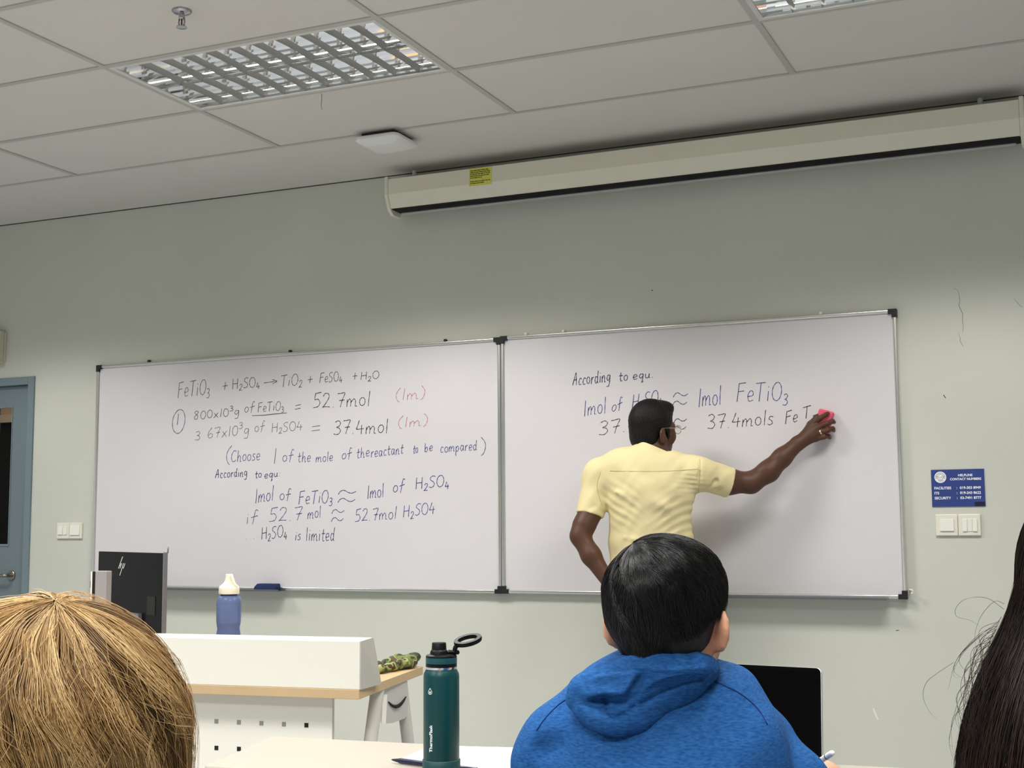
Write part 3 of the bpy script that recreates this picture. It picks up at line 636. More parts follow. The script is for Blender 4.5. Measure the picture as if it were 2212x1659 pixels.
cs = catmull([onb(838, 1516), onb(846, 1524), onb(854, 1526.5), onb(862, 1523), onb(870, 1514), onb(876, 1505)], 4)
sl.tube(cs, [.0015 + .004 * math.sin(math.pi * i / (len(cs) - 1)) for i in range(len(cs))], 8)
obj('slot', sl, M_hole, br, smooth=True, label='curved black slot')
fl = [on_y(824, 1500, -1.67), on_y(834, 1500, -1.655), on_y(831, 1563, -1.665), on_y(822, 1562, -1.68)]
obj('bracket_flange', MB().prism(fl, (.004, 0, 0)), M_lam, desk)
# monitor (seen from behind), grey panel and bottle stand on the desk behind the box
M_gloss = mat('gloss_black', srgb(12, 12, 13), 0.22, spec=0.04); M_silver = mat('silver_edge', srgb(128, 126, 130), 0.3, metal=0.6); M_logo = mat('logo_silver', srgb(205, 203, 200), 0.3)
mr = on_y(356, 1200, -1.60); md = np.array([-.857, .515, 0]); mn = np.array([.515, .857, 0])   # along the panel, and towards the board
mz0, mz1 = .775, 1.102; MW = .66
mon = thing('monitor', 'black monitor turned away, showing its back and logo, on the lecturer desk', 'monitor', (mr[0] + md[0] * .3, mr[1] + md[1] * .3, DT))
mp_ = lambda a, b, z: np.array([mr[0], mr[1], 0]) + md * a + mn * b + np.array([0, 0, z])
obj('back_panel', MB().hexa([mp_(.012, 0, mz0), mp_(.012, .010, mz0), mp_(MW, .010, mz0), mp_(MW, 0, mz0), mp_(.012, 0, mz1), mp_(.012, .010, mz1), mp_(MW, .010, mz1), mp_(MW, 0, mz1)]), M_gloss, mon, bevel=.003)
obj('side_edge', MB().hexa([mp_(-.002, -.002, mz0), mp_(-.002, .010, mz0), mp_(.012, .010, mz0), mp_(.012, -.002, mz0), mp_(-.002, -.002, mz1 + .003), mp_(-.002, .010, mz1 + .003), mp_(.012, .010, mz1 + .003), mp_(.012, -.002, mz1 + .003)]), M_silver, mon, bevel=.002, label='silver side edge')
obj('stand', MB().hexa([mp_(.18, -.012, DT + .012), mp_(.18, .015, DT + .012), mp_(.36, .015, DT + .012), mp_(.36, -.012, DT + .012), mp_(.2, -.012, .9), mp_(.2, .003, .9), mp_(.34, .003, .9), mp_(.34, -.012, .9)]), M_silver, mon)
obj('stand_base', MB().hexa([mp_(.15, -.06, DT + .0006), mp_(.15, .12, DT + .0006), mp_(.39, .12, DT + .0006), mp_(.39, -.06, DT + .0006), mp_(.15, -.06, DT + .012), mp_(.15, .12, DT + .012), mp_(.39, .12, DT + .012), mp_(.39, -.06, DT + .012)]), M_silver, mon, bevel=.003)
obj('dark_reflection', MB().hexa([mp_(.075, -.0015, .90), mp_(.075, .002, .90), mp_(.15, .002, .90), mp_(.15, -.0015, .90), mp_(.075, -.0015, .96), mp_(.075, .002, .96), mp_(.15, .002, .96), mp_(.15, -.0015, .96)]), M_black, mon)  # black patch put in for a dark reflection on the glossy back
obj('antenna', MB().tube([mp_(.0, .01, mz1), mp_(-.002, .01, mz1 + .02)], .0025, 8), M_silver, mon, smooth=True)
lo = MB(); onm = lambda u, v: on_panel(u, v, mp_(0, -.0012, 0), mn)
Z6 = lambda x, y: onm(180 + x / 4.608, 1160 + y / 4.608)
for a, b, c, d in [((388, 195), (396, 195), (353, 314), (346, 314)), ((370, 262), (376, 262), (366, 290), (359, 290)), ((379, 262), (386, 262), (368, 314), (361, 314)), ((397, 262), (404, 262), (366, 383), (359, 383)), ((412, 262), (419, 262), (402, 314), (395, 314)), ((388, 300), (395, 300), (391, 314), (384, 314))]:
    q = [Z6(*a), Z6(*b), Z6(*c), Z6(*d)]; lo.add(q, [(0, 1, 2, 3)])
obj('logo', lo, M_logo, mon, label='slanted silver logo strokes')
gp0 = on_y(199, 1233, -1.72); gp1 = on_y(233, 1232, -1.72)
pt = thing('display_panel', 'slim upright grey panel with a black and white edge, left of the black monitor', 'panel', (gp0[0], gp0[1], DT))
gz = gp0[2]; gx0, gx1 = gp0[0], gp1[0]
obj('face', MB().box((gx0 + .018, -1.726, DT + .01), (gx1, -1.70, gz)), mat('panel_grey', srgb(150, 147, 145), 0.45), pt, bevel=.002)
obj('dark_edge', MB().box((gx0 + .004, -1.722, DT + .01), (gx0 + .018, -1.70, gz - .002)), M_black, pt)
obj('pale_edge', MB().box((gx0 - .001, -1.724, DT + .01), (gx0 + .004, -1.70, gz - .002)), M_white, pt)
obj('foot', MB().box((gx0 - .03, -1.75, DT + .0006), (gx1 + .03, -1.66, DT + .01)), M_dark, pt, bevel=.002)
# blue sports bottle with a cream cap
M_bluep = mat('blue_translucent_plastic', (0.20, 0.27, 0.52, 1), 0.2, trans=0.5, ior=1.2, noise=0.12, nscale=18); M_cream = mat('cream_plastic', srgb(236, 232, 212), 0.4); M_navyp = mat('navy_plastic', srgb(28, 38, 98), 0.35)
M_water = mat('blue_water', (0.08, 0.12, 0.33, 1), 0.08, spec=0.6, noise=0.25, nscale=14)
bc = on_y(494.5, 1300, -1.46); bc[2] = DT
br_ = .0395
bz1 = on_y(494, 1286, -1.46)[2]; bz2 = on_y(494, 1283, -1.46)[2]; bz3 = on_y(494, 1240, -1.46)[2]
bot = thing('sports_bottle', 'translucent blue bottle with a cream spout cap behind the white shelf box', 'bottle', bc)
h_ = bz1 - DT
obj('body', MB().lathe([(.02, .001), (br_ - .004, .001), (br_, .006), (br_, h_ * .42), (br_ - .0015, h_ * .47), (br_ - .0035, h_ * .52), (br_ - .0015, h_ * .57), (br_, h_ * .62), (br_ + .001, h_ * .9), (br_ - .002, h_ * .97), (br_ - .011, h_)], bc, 48), M_bluep, bot, smooth=True, auto=60)
obj('water', MB().lathe([(.01, .004), (br_ - .008, .004), (br_ - .005, .01), (br_ - .005, h_ * .42), (br_ - .0085, h_ * .52), (br_ - .007, h_ * .60), (.01, h_ * .60)], bc, 40), M_water, bot, smooth=True, auto=40)
obj('neck_ring', MB().lathe([(br_ - .012, h_ - .006), (br_ - .012, bz2 - DT + .004)], bc, 40), M_navyp, bot, smooth=True, auto=40)
cb = bz2 - DT; ch_ = bz3 - bz2
cap = MB().lathe([(.0325, cb), (.0335, cb + .002), (.0335, cb + ch_ * .3), (.032, cb + ch_ * .36), (.026, cb + ch_ * .45), (.018, cb + ch_ * .56), (.0135, cb + ch_ * .7), (.012, cb + ch_ * .9), (.0115, cb + ch_ * .98), (.0095, cb + ch_)], bc, 40)
co = obj('cap', cap, M_cream, bot, smooth=True, auto=40)
pth = catmull([bc + [.012, -.006, cb + ch_ * .95], bc + [.019, -.008, cb + ch_ * .75], bc + [.026, -.006, cb + ch_ * .48], bc + [.031, 0, cb + ch_ * .38]], 5)
obj('cap_rib', MB().tube(pth, .005, 10), M_cream, co, smooth=True)

# camouflage pencil pouch behind the shelf box
M_camo = mat('camouflage_cloth', srgb(120, 126, 60), 0.75)
nt = M_camo.node_tree; tcn = nt.nodes.new('ShaderNodeTexCoord'); nz = nt.nodes.new('ShaderNodeTexNoise'); nz.inputs['Scale'].default_value = 26; nz.inputs['Detail'].default_value = 1.0
rp_ = nt.nodes.new('ShaderNodeValToRGB'); rp_.color_ramp.interpolation = 'CONSTANT'
for p_, c_ in ((.40, srgb(30, 42, 22)), (.48, srgb(96, 108, 50)), (.57, srgb(150, 152, 92)), (.63, srgb(72, 56, 36))):
    e_ = rp_.color_ramp.elements.new(p_); e_.color = c_
rp_.color_ramp.elements[0].color = srgb(70, 54, 34)
nt.links.new(tcn.outputs['Object'], nz.inputs['Vector']); nt.links.new(nz.outputs['Fac'], rp_.inputs[0]); nt.links.new(rp_.outputs[0], nt.nodes['Principled BSDF'].inputs['Base Color'])
# ------------------------------------------------------------------ students' table with bottle, papers, pen and laptop
M_cream_lam = mat('cream_laminate', srgb(170, 163, 148), 0.35); M_cream_edge = mat('cream_edge_band', srgb(226, 214, 190), 0.45)
TT = .74
c1 = on_z(590, 1590, TT); cR = on_z(1120, 1616.5, TT); cL = on_z(440, 1654, TT)
dR = (cR - c1) / np.linalg.norm(cR - c1); dL = (cL - c1) / np.linalg.norm(cL - c1)
W_, D_ = 1.5, .36
q = [c1 + dL * D_, c1 + dL * D_ + dR * (W_ - .05), c1 + dR * W_, c1]
table = thing('student_table', 'cream-topped student table in the foreground carrying the teal flask', 'table', ((q[0] + q[2]) / 2 * [1, 1, 0]))
up = np.array([0, 0, 1.0])
obj('table_top', MB().hexa([p - up * .025 for p in q] + list(q)), M_cream_lam, table, bevel=.004)
ctr = sum(q) / 4
for p in q:
    f = ctr + (p - ctr) * .86; obj('leg', MB().tube([f * [1, 1, 0] + up * 0, f * [1, 1, 0] + up * (TT - .025)], .018, 14), M_grey, table, smooth=True, auto=40)
# papers
M_paper = mat('white_paper', srgb(196, 195, 195), 0.7); M_line = mat('pencil_line', srgb(190, 188, 190), 0.7)
pa_ = [on_z(u, v, TT) for u, v in ((868, 1640), (930, 1612), (1150, 1617), (1190, 1680))]
pc = sum(pa_) / 4
pp = thing('paper_sheet', 'white sheet of paper lying on the table behind the teal flask', 'paper', pc)
obj('sheet', MB().hexa([p + up * .0004 for p in pa_] + [p + up * .0016 for p in pa_]), M_paper, pp)
ln = MB()
for px in ([(1000, 1622), (1040, 1640), (1080, 1646), (1118, 1640)], [(990, 1630), (1030, 1650), (1060, 1659)], [(1010, 1618), (1060, 1626), (1110, 1628)]):
    ln.tube([on_z(u, v, TT + .0018) for u, v in catmull(px, 4)] if False else [on_z(a[0], a[1], TT + .0018) for a in catmull(px, 4)], .0005, 4)
obj('drawn_line', ln, M_line, pp)
# dark blue pen
M_pen = mat('navy_pen', srgb(22, 24, 58), 0.3)
a_, b_ = on_z(846, 1641, TT + .006), on_z(1030, 1664, TT + .006)
dv_ = (b_ - a_) / np.linalg.norm(b_ - a_)
pn = thing('pen', 'dark navy pen lying across the paper, crossing behind the teal flask', 'pen', (a_ + b_) / 2 * [1, 1, 0] + up * (TT + .0017))
obj('barrel', MB().tube([a_ + dv_ * .018, a_ + dv_ * .022, b_], [.0042, .005, .005], 14), M_pen, pn, smooth=True, auto=40)
obj('tip', MB().tube([a_, a_ + dv_ * .004, a_ + dv_ * .019], [.0008, .002, .0041], 12), M_pen, pn, smooth=True, auto=40)
# teal flask
M_teal = mat('teal_powder_coat', (0.002, 0.044, 0.046, 1), 0.36, spec=0.4, noise=0.03, nscale=40, bump=0.03, bscale=600); M_boot = mat('teal_silicone', (0.003, 0.044, 0.045, 1), 0.5)
M_band = mat('teal_band', (0.004, 0.062, 0.075, 1), 0.45); M_blk = mat('black_lid_plastic', srgb(9, 9, 10), 0.45, spec=0.25); M_st = mat('stainless_steel', (0.72, 0.72, 0.7, 1), 0.2, metal=1.0); M_wp = mat('white_print', srgb(225, 228, 226), 0.5)
fc = on_z(953.5, 1674, TT) + [0, 0, .0006]; fy = fc[1]
zf = lambda v: on_y(953.5, v, fy)[2]
rb = .0320
fl_ = thing('flask', 'tall teal insulated flask with a black spout lid and raised carry loop', 'bottle', fc)
pz = lambda v: zf(v) - TT
obj('body', MB().lathe([(.02, .0015), (rb - .001, .0015), (rb, .004), (rb, pz(1462)), (rb - .0008, pz(1455)), (rb - .0032, pz(1449)), (rb - .0045, pz(1446)), (rb - .0045, pz(1443))], fc, 64), M_teal, fl_, smooth=True, auto=60)
obj('boot', MB().lathe([(.02, 0), (rb + .0005, 0), (rb + .0016, .002), (rb + .0016, pz(1641)), (rb + .0008, pz(1640)), (rb - .001, pz(1640))], fc, 64), M_boot, fl_, smooth=True, auto=50)
obj('steel_neck', MB().lathe([(rb - .005, pz(1447)), (rb - .0044, pz(1445)), (rb - .0044, pz(1438)), (rb - .006, pz(1437))], fc, 48), M_st, fl_, smooth=True, auto=50)
lid = obj('lid', MB().lathe([(.022, pz(1441)), (rb - .0046, pz(1441)), (rb - .0042, pz(1440)), (rb - .0042, pz(1434)), (rb - .0055, pz(1433.5)), (rb - .0055, pz(1420)), (rb - .0042, pz(1419.5)), (rb - .0044, pz(1417)), (rb - .0068, pz(1414.5)), (.016, pz(1413.5))], fc, 56), M_blk, fl_, smooth=True, auto=40)
obj('lid_band', MB().lathe([(rb - .0056, pz(1433.7)), (rb - .0042, pz(1433)), (rb - .0040, pz(1427)), (rb - .0042, pz(1420.5)), (rb - .0056, pz(1419.8))], fc, 56, cap0=False, cap1=False), M_band, lid, smooth=True, auto=40)
tc = CAM - fc; tc[2] = 0; tc /= np.linalg.norm(tc); rt = np.cross(up, tc)       # towards the room's back, and its right
sc_ = fc - rt * .004
obj('spout', MB().lathe([(.0165, pz(1416)), (.0158, pz(1409)), (.0150, pz(1406)), (.0133, pz(1404)), (.0126, pz(1390)), (.0118, pz(1388.5)), (.008, pz(1388))], sc_, 40), M_blk, fl_, smooth=True, auto=40)
# carry loop: a flat oval ring on a short arm hinged at the right of the lid
hg = fc + rt * .022 + up * pz(1410)
hdl = MB()
hdl.tube([fc + rt * .012 + up * pz(1410), hg + rt * .006], [.0045, .0042], 10)
hdl.tube([hg - tc * .008 + rt * .007, hg + tc * .008 + rt * .007], .0036, 10)
arm = [hg + rt * .003, fc + rt * .0245 + up * pz(1402), fc + rt * .0285 + up * pz(1394)]
hdl.tube(catmull(arm, 4), .0042, 10)
rc = fc + rt * .0475 + up * pz(1384.5); rd = rt * math.cos(.20) + up * math.sin(.20); rd2 = tc * math.cos(.30) * .82 - up * math.sin(.34) * .82
rn = np.cross(rd, rd2); rn /= np.linalg.norm(rn)
ringv = []
for i in range(37):
    a = 2 * math.pi * i / 36; c_ = math.cos(a); s_ = math.sin(a)
    out = rd * c_ + rd2 * s_; ce = rc + rd * .0215 * c_ + rd2 * .020 * s_; o1 = out / np.linalg.norm(out)
    ringv.append([ce + o1 * x + rn * y for x, y in ((-.0036, -.0036), (.0034, -.0036), (.0044, 0), (.0034, .0036), (-.0036, .0036), (-.0044, 0))])
hdl.rings(ringv, cap0=False, cap1=False)
obj('carry_loop', hdl, M_blk, fl_, smooth=True, auto=50)
def wrap(ang, z0_):
    def f(x, y):
        a = ang + (-y) / rb
        d = tc * math.cos(a) + rt * math.sin(a); return fc + d * (rb + .0004) + up * (z0_ + x)
    return f
text_mesh('ThermoFlask', .0087, wrap(-.52, pz(1620)), M_wp, fl_, 'lettering', bold=.00025)
lgm = MB(); z0_ = pz(1492); f_ = wrap(-.66, z0_)
drop = [(.0088 - .0105 * 0, 0)] ; dpts = []
for i in range(33):
    a = 2 * math.pi * i / 32; r_ = .0044; x = math.cos(a); y = math.sin(a)
    xx = x * r_ if x < 0 else x * r_ * (1 + .62 * max(0, x) ** 3); yy = y * r_ * (1 - .35 * max(0, x) ** 2); dpts.append((xx, yy))
lgm.rings([[f_(p[0] * s, p[1] * s) + (tc * .0002) for p in dpts] for s in (1.0, .78)], cap0=False, cap1=False)
for k in range(4):
    a = math.pi * k / 4; u0_ = (math.cos(a) * .0024, math.sin(a) * .0024)
    lgm.tube([f_(-.0006 + u0_[0], u0_[1]) + tc * .0002, f_(-.0006 - u0_[0], -u0_[1]) + tc * .0002], .00035, 4)
obj('drop_logo', lgm, M_wp, fl_, label='white drop-shaped logo')
# laptop
M_bezel = mat('laptop_bezel', srgb(4, 4, 5), 0.2, spec=0.06); M_alu = mat('laptop_aluminium', (0.5, 0.5, 0.51, 1), 0.35, metal=0.9); M_scr = mat('dark_screen', srgb(3, 3, 4), 0.15, spec=0.06)
tr = at(1774, 1443, 2.45); brp = on_z(1777, 1664, TT + .008)
wd = at(1540, 1436, 2.56) - tr; wd[2] = 0; wd /= np.linalg.norm(wd)              # along the screen, to the left
lu = tr - brp; LH = np.linalg.norm(lu); lu /= LH; LW = .31
ln_ = np.cross(lu, wd); ln_ /= np.linalg.norm(ln_)
if ln_ @ (CAM - tr) < 0: ln_ = -ln_
lap = thing('laptop', 'open laptop with a black screen in front of the student in blue', 'laptop', (brp + wd * LW / 2) * [1, 1, 0] + up * TT)
def rr2(w0, h0, w1, h1, r, n=5):
    P = []
    for cx, cy, a in ((w1 - r, h1 - r, 0), (w0 + r, h1 - r, 90), (w0 + r, h0 + r, 180), (w1 - r, h0 + r, 270)):
        for i in range(n + 1): t_ = math.radians(a + 90 * i / n); P.append((cx + r * math.cos(t_), cy + r * math.sin(t_)))
    return P
lp_ = lambda a, b, d: brp + wd * a + lu * b + ln_ * d
obj('lid', MB().rings([[lp_(a, b, d) for a, b in rr2(0, 0, LW, LH, .009)] for d in (-.006, 0)]), M_alu, lap, bevel=.001)
obj('bezel', MB().rings([[lp_(a, b, d) for a, b in rr2(.0012, .004, LW - .0012, LH - .0012, .008)] for d in (0, .0012)]), M_bezel, lap)
obj('screen', MB().rings([[lp_(a, b, d) for a, b in rr2(.006, .016, LW - .006, LH - .008, .004)] for d in (.001, .0016)]), M_scr, lap)
fw_ = CAM - brp; fw_ = np.cross(wd, up); fw_ = fw_ if fw_ @ (CAM - brp) > 0 else -fw_
kb = lambda a, b, z: brp * [1, 1, 0] + wd * a + fw_ * b + up * (TT + z)
obj('keyboard_base', MB().rings([[kb(a, b, z) for a, b in rr2(0, 0, LW, .215, .009)] for z in (.0005, .011)]), M_alu, lap, bevel=.001)
obj('keys', MB().hexa([kb(.015, .02, .011), kb(LW - .015, .02, .011), kb(LW - .015, .115, .011), kb(.015, .115, .011), kb(.015, .02, .012), kb(LW - .015, .02, .012), kb(LW - .015, .115, .012), kb(.015, .115, .012)]), M_bezel, lap)
# ------------------------------------------------------------------ smooth solids (distance fields turned into one continuous mesh)
class Field:
    def __init__(s, lo, hi, h):
        s.h = h; s.lo = np.array(lo, float); n = np.ceil((np.array(hi) - s.lo) / h).astype(int) + 1
        s.n = n; s.F = np.full(n, 0.3, np.float32)
    def win(s, lo, hi):
        a = np.clip(np.floor((np.array(lo) - s.lo) / s.h).astype(int), 0, s.n); b = np.clip(np.ceil((np.array(hi) - s.lo) / s.h).astype(int) + 1, 0, s.n)
        if np.any(b - a < 1): return None, None
        sl = tuple(slice(i, j) for i, j in zip(a, b))
        ax = [s.lo[i] + s.h * np.arange(a[i], b[i]) for i in range(3)]
        return sl, np.meshgrid(*ax, indexing='ij', sparse=True)
    def put(s, fn, lo, hi, k=.02, op='add'):
        m = k + 4 * s.h; sl, P = s.win(np.array(lo) - m, np.array(hi) + m)
        if sl is None: return s
        d = fn(*P).astype(np.float32); F = s.F[sl]
        if op == 'add':
            t = np.clip(.5 + .5 * (F - d) / k, 0, 1); s.F[sl] = F + (d - F) * t - k * t * (1 - t)
        elif op == 'cut':
            d = -d; t = np.clip(.5 - .5 * (F - d) / k, 0, 1); s.F[sl] = F + (d - F) * t + k * t * (1 - t)
        return s
    def cone(s, a, b, ra, rb, k=.02, op='add'):
        a, b = np.array(a, float), np.array(b, float); ab = b - a; L = max(ab @ ab, 1e-9); R = max(ra, rb)
        def fn(X, Y, Z):
            t = np.clip(((X - a[0]) * ab[0] + (Y - a[1]) * ab[1] + (Z - a[2]) * ab[2]) / L, 0, 1)
            return np.sqrt((X - a[0] - t * ab[0]) ** 2 + (Y - a[1] - t * ab[1]) ** 2 + (Z - a[2] - t * ab[2]) ** 2) - (ra + (rb - ra) * t)
        return s.put(fn, np.minimum(a, b) - R, np.maximum(a, b) + R, k, op)
    def chain(s, pts, rad, k=.02):
        for i in range(len(pts) - 1): s.cone(pts[i], pts[i + 1], rad[i], rad[i + 1], k)
        return s
    def ell(s, c, r, R=None, k=.02, op='add'):
        c = np.array(c, float); r = np.array(r, float); R = np.eye(3) if R is None else R
        def fn(X, Y, Z):
            x, y, z = X - c[0], Y - c[1], Z - c[2]
            q = [R[0, i] * x + R[1, i] * y + R[2, i] * z for i in range(3)]
            k0 = np.sqrt(sum((q[i] / r[i]) ** 2 for i in range(3))); k1 = np.sqrt(sum((q[i] / r[i] ** 2) ** 2 for i in range(3))) + 1e-6
            return k0 * (k0 - 1) / k1
        e = np.sqrt(((R * r) ** 2).sum(1)); return s.put(fn, c - e, c + e, k, op)
    def half(s, p, n, lo=None, hi=None, k=.006):                 # removes what lies beyond the plane
        p, n = np.array(p, float), np.array(n, float); n /= np.linalg.norm(n)
        lo = s.lo if lo is None else lo; hi = s.lo + s.h * s.n if hi is None else hi
        return s.put(lambda X, Y, Z: -((X - p[0]) * n[0] + (Y - p[1]) * n[1] + (Z - p[2]) * n[2]), lo, hi, k, 'cut')
    def fold(s, pts, w, amp):                                    # a crease (amp < 0) or ridge (amp > 0) along a line
        pts = [np.array(p, float) for p in pts]
        for i in range(len(pts) - 1):
            a, b = pts[i], pts[i + 1]; ab = b - a; L = max(ab @ ab, 1e-9)
            sl, P = s.win(np.minimum(a, b) - 3 * w, np.maximum(a, b) + 3 * w)
            if sl is None: continue
            X, Y, Z = P; t = np.clip(((X - a[0]) * ab[0] + (Y - a[1]) * ab[1] + (Z - a[2]) * ab[2]) / L, 0, 1)
            d2 = (X - a[0] - t * ab[0]) ** 2 + (Y - a[1] - t * ab[1]) ** 2 + (Z - a[2] - t * ab[2]) ** 2
            tt = (i + t) / (len(pts) - 1); s.F[sl] -= (amp * np.exp(-d2 / w ** 2) * np.sin(np.pi * np.clip(tt * .92 + .04, 0, 1))).astype(np.float32)
        return s
    def wave(s, fn, lo=None, hi=None):
        sl, P = s.win(s.lo if lo is None else lo, s.lo + s.h * s.n if hi is None else hi); s.F[sl] -= fn(*P).astype(np.float32); return s
    def mesh(s, name, off=(0, 0, 0), relax=0):
        F = s.F; S_ = F < 0
        c = [S_[i:i + F.shape[0] - 1, j:j + F.shape[1] - 1, k:k + F.shape[2] - 1] for i in (0, 1) for j in (0, 1) for k in (0, 1)]
        cnt = sum(x.astype(np.int8) for x in c); act = (cnt > 0) & (cnt < 8)
        I = np.argwhere(act); N = len(I); idx = np.full(act.shape, -1, np.int32); idx[act] = np.arange(N)
        co = np.array([(i, j, k) for i in (0, 1) for j in (0, 1) for k in (0, 1)])
        V8 = np.stack([F[I[:, 0] + a, I[:, 1] + b, I[:, 2] + d] for a, b, d in co], 1)
        acc = np.zeros((N, 3)); num = np.zeros(N)
        for p in range(8):
            for q in range(p + 1, 8):
                if np.abs(co[p] - co[q]).sum() != 1: continue
                m = (V8[:, p] < 0) != (V8[:, q] < 0); t = V8[m, p] / (V8[m, p] - V8[m, q])
                acc[m] += co[p] + (co[q] - co[p]) * t[:, None]; num[m] += 1
        V = (I + acc / num[:, None]) * s.h + s.lo
        Q = []
        for ax in range(3):
            a1_, a2_ = [(1, 2), (2, 0), (0, 1)][ax]
            sa = [slice(None)] * 3; sb = [slice(None)] * 3; sa[ax] = slice(0, -1); sb[ax] = slice(1, None)
            d = S_[tuple(sa)] != S_[tuple(sb)]; E = np.argwhere(d)
            E = E[(E[:, a1_] > 0) & (E[:, a2_] > 0) & (E[:, a1_] < F.shape[a1_] - 1) & (E[:, a2_] < F.shape[a2_] - 1)]
            fl = S_[E[:, 0], E[:, 1], E[:, 2]]
            def cell(d1, d2):
                G_ = E.copy(); G_[:, a1_] += d1; G_[:, a2_] += d2; return idx[G_[:, 0], G_[:, 1], G_[:, 2]]
            q = np.stack([cell(-1, -1), cell(0, -1), cell(0, 0), cell(-1, 0)], 1); q[~fl] = q[~fl][:, ::-1]; Q.append(q)
        Q = np.concatenate(Q); Q = Q[(Q >= 0).all(1)]
        for _ in range(relax):
            A = np.zeros_like(V); nn = np.zeros(N)
            for i in range(4):
                np.add.at(A, Q[:, i], V[Q[:, (i + 1) % 4]]); np.add.at(nn, Q[:, i], 1)
                np.add.at(A, Q[:, i], V[Q[:, (i - 1) % 4]]); np.add.at(nn, Q[:, i], 1)
            V = .5 * V + .5 * A / np.maximum(nn, 1)[:, None]
        me = bpy.data.meshes.new(name); V = V - np.array(off)
        me.vertices.add(N); me.vertices.foreach_set('co', V.astype(np.float32).ravel())
        me.loops.add(len(Q) * 4); me.loops.foreach_set('vertex_index', Q.astype(np.int32).ravel())
        me.polygons.add(len(Q)); me.polygons.foreach_set('loop_start', np.arange(0, len(Q) * 4, 4, dtype=np.int32))
        me.update(calc_edges=True); me.validate(); smooth_all(me); return me
def solid(name, F, m, parent, label=None, relax=1):
    return obj(name, F.mesh(name, BASE[parent.name], relax), m, parent, label=label)
def euler(yaw=0, pitch=0, roll=0):                               # yaw: turn to the left; pitch: look up; roll: tip to the right
    cy, sy, cp, sp_, cr, sr = math.cos(yaw), math.sin(yaw), math.cos(pitch), math.sin(pitch), math.cos(roll), math.sin(roll)
    return np.array([[cy, -sy, 0], [sy, cy, 0], [0, 0, 1]]) @ np.array([[1, 0, 0], [0, cp, -sp_], [0, sp_, cp]]) @ np.array([[cr, 0, sr], [0, 1, 0], [-sr, 0, cr]])
def head(F, c, R, s=1.0, ear=1.0, ez=0.0, flare=.35, jaw=.048):
    """a head in local axes: x right, y face, z up, 0.235 m from chin to crown"""
    L = lambda x, y, z: np.array(c) + R @ (np.array([x, y, z]) * s)
    E = lambda p, r, k=.02, op='add', RR=None: F.ell(L(*p), np.array(r) * s, R if RR is None else R @ RR, k * s, op)
    E((0, -.012, .03), (.074, .094, .085)); E((0, .03, -.03), (.058, .062, .078), .03)
    F.cone(L(-jaw, .0, -.055), L(0, .066, -.098), .02 * s, .019 * s, .03 * s); F.cone(L(jaw, .0, -.055), L(0, .066, -.098), .02 * s, .019 * s, .03 * s)
    F.cone(L(-.034, .076, .016), L(.034, .076, .016), .014 * s, .014 * s, .02 * s)
    F.cone(L(0, .087, .004), L(0, .106, -.034), .008 * s, .013 * s, .014 * s); E((0, .098, -.038), (.018, .012, .010), .01)
    E((0, .086, -.062), (.023, .011, .007), .01); E((0, .085, -.074), (.020, .011, .007), .01)
    for sx in (-1, 1):
        E((sx * .038, .058, -.028), (.03, .028, .03), .025); E((sx * .032, .094, .0), (.017, .012, .010), .012, 'cut')
        if ear:
            Re = euler(sx * flare)
            E((sx * .083, -.014, -.010 + ez), (.0085, .021 * ear, .034 * ear), .008, 'add', Re); E((sx * .079, -.0, -.03 + ez), (.009, .014, .014), .01)
            E((sx * .0935, -.006, -.006 + ez), (.007, .011, .021), .006, 'cut', Re)
    return L
def strands_mesh(name, paths, rad, cols, off):
    """hair: every path is an (n, 3) array; each becomes a thin three-sided tapering strand with its own colour"""
    P = np.array(paths); N, K, _ = P.shape
    T = np.gradient(P, axis=1); T /= np.linalg.norm(T, axis=2, keepdims=True) + 1e-9
    A = np.cross(T, np.array([.3, .5, .81])); A /= np.linalg.norm(A, axis=2, keepdims=True) + 1e-9; B = np.cross(T, A)
    tp = np.minimum(1, 1.25 * (1 - np.linspace(0, 1, K)) ** .6 + .12); rr = np.array(rad)[:, None, None] * tp[None, :, None]
    V = np.stack([P + rr * (A * math.cos(a) + B * math.sin(a)) for a in (0, 2.094, 4.189)], 2)    # N K 3 3
    base = (np.arange(N)[:, None] * K + np.arange(K - 1)[None]) * 3
    Q = np.concatenate([np.stack([base + j, base + (j + 1) % 3, base + 3 + (j + 1) % 3, base + 3 + j], -1).reshape(-1, 4) for j in range(3)])
    me = bpy.data.meshes.new(name); V = (V.reshape(-1, 3) - np.array(off)).astype(np.float32)
    me.vertices.add(len(V)); me.vertices.foreach_set('co', V.ravel()); me.loops.add(len(Q) * 4); me.loops.foreach_set('vertex_index', Q.astype(np.int32).ravel())
    me.polygons.add(len(Q)); me.polygons.foreach_set('loop_start', np.arange(0, len(Q) * 4, 4, dtype=np.int32)); me.update(calc_edges=True)
    ca = me.color_attributes.new('strand', 'FLOAT_COLOR', 'POINT'); C = np.ones((N, K * 3, 4), np.float32); C[:, :, :3] = np.array(cols)[:, None, :]
    ca.data.foreach_set('color', C.ravel()); smooth_all(me); return me
p0, p1 = on_z(800, 1456, DT), on_z(868, 1443.5, DT); p2 = on_y(892, 1424, p1[1] + .07)
pch = thing('pencil_pouch', 'green camouflage pencil pouch lying on the desk behind the shelf box end', 'pouch', (p0 + p1) / 2)
F = Field(np.minimum(p0, p2) - .08, np.maximum(p0, p2) + .09, .003)
sx_ = np.array([-.024, -.004, 0])
for k_ in (-1, 1): F.chain([p0 + sx_ * k_ + up * .013, p1 + sx_ * k_ + up * .0175, p2 + sx_ * k_ * .6 + up * .006], [.012, .0165, .0115], .03)
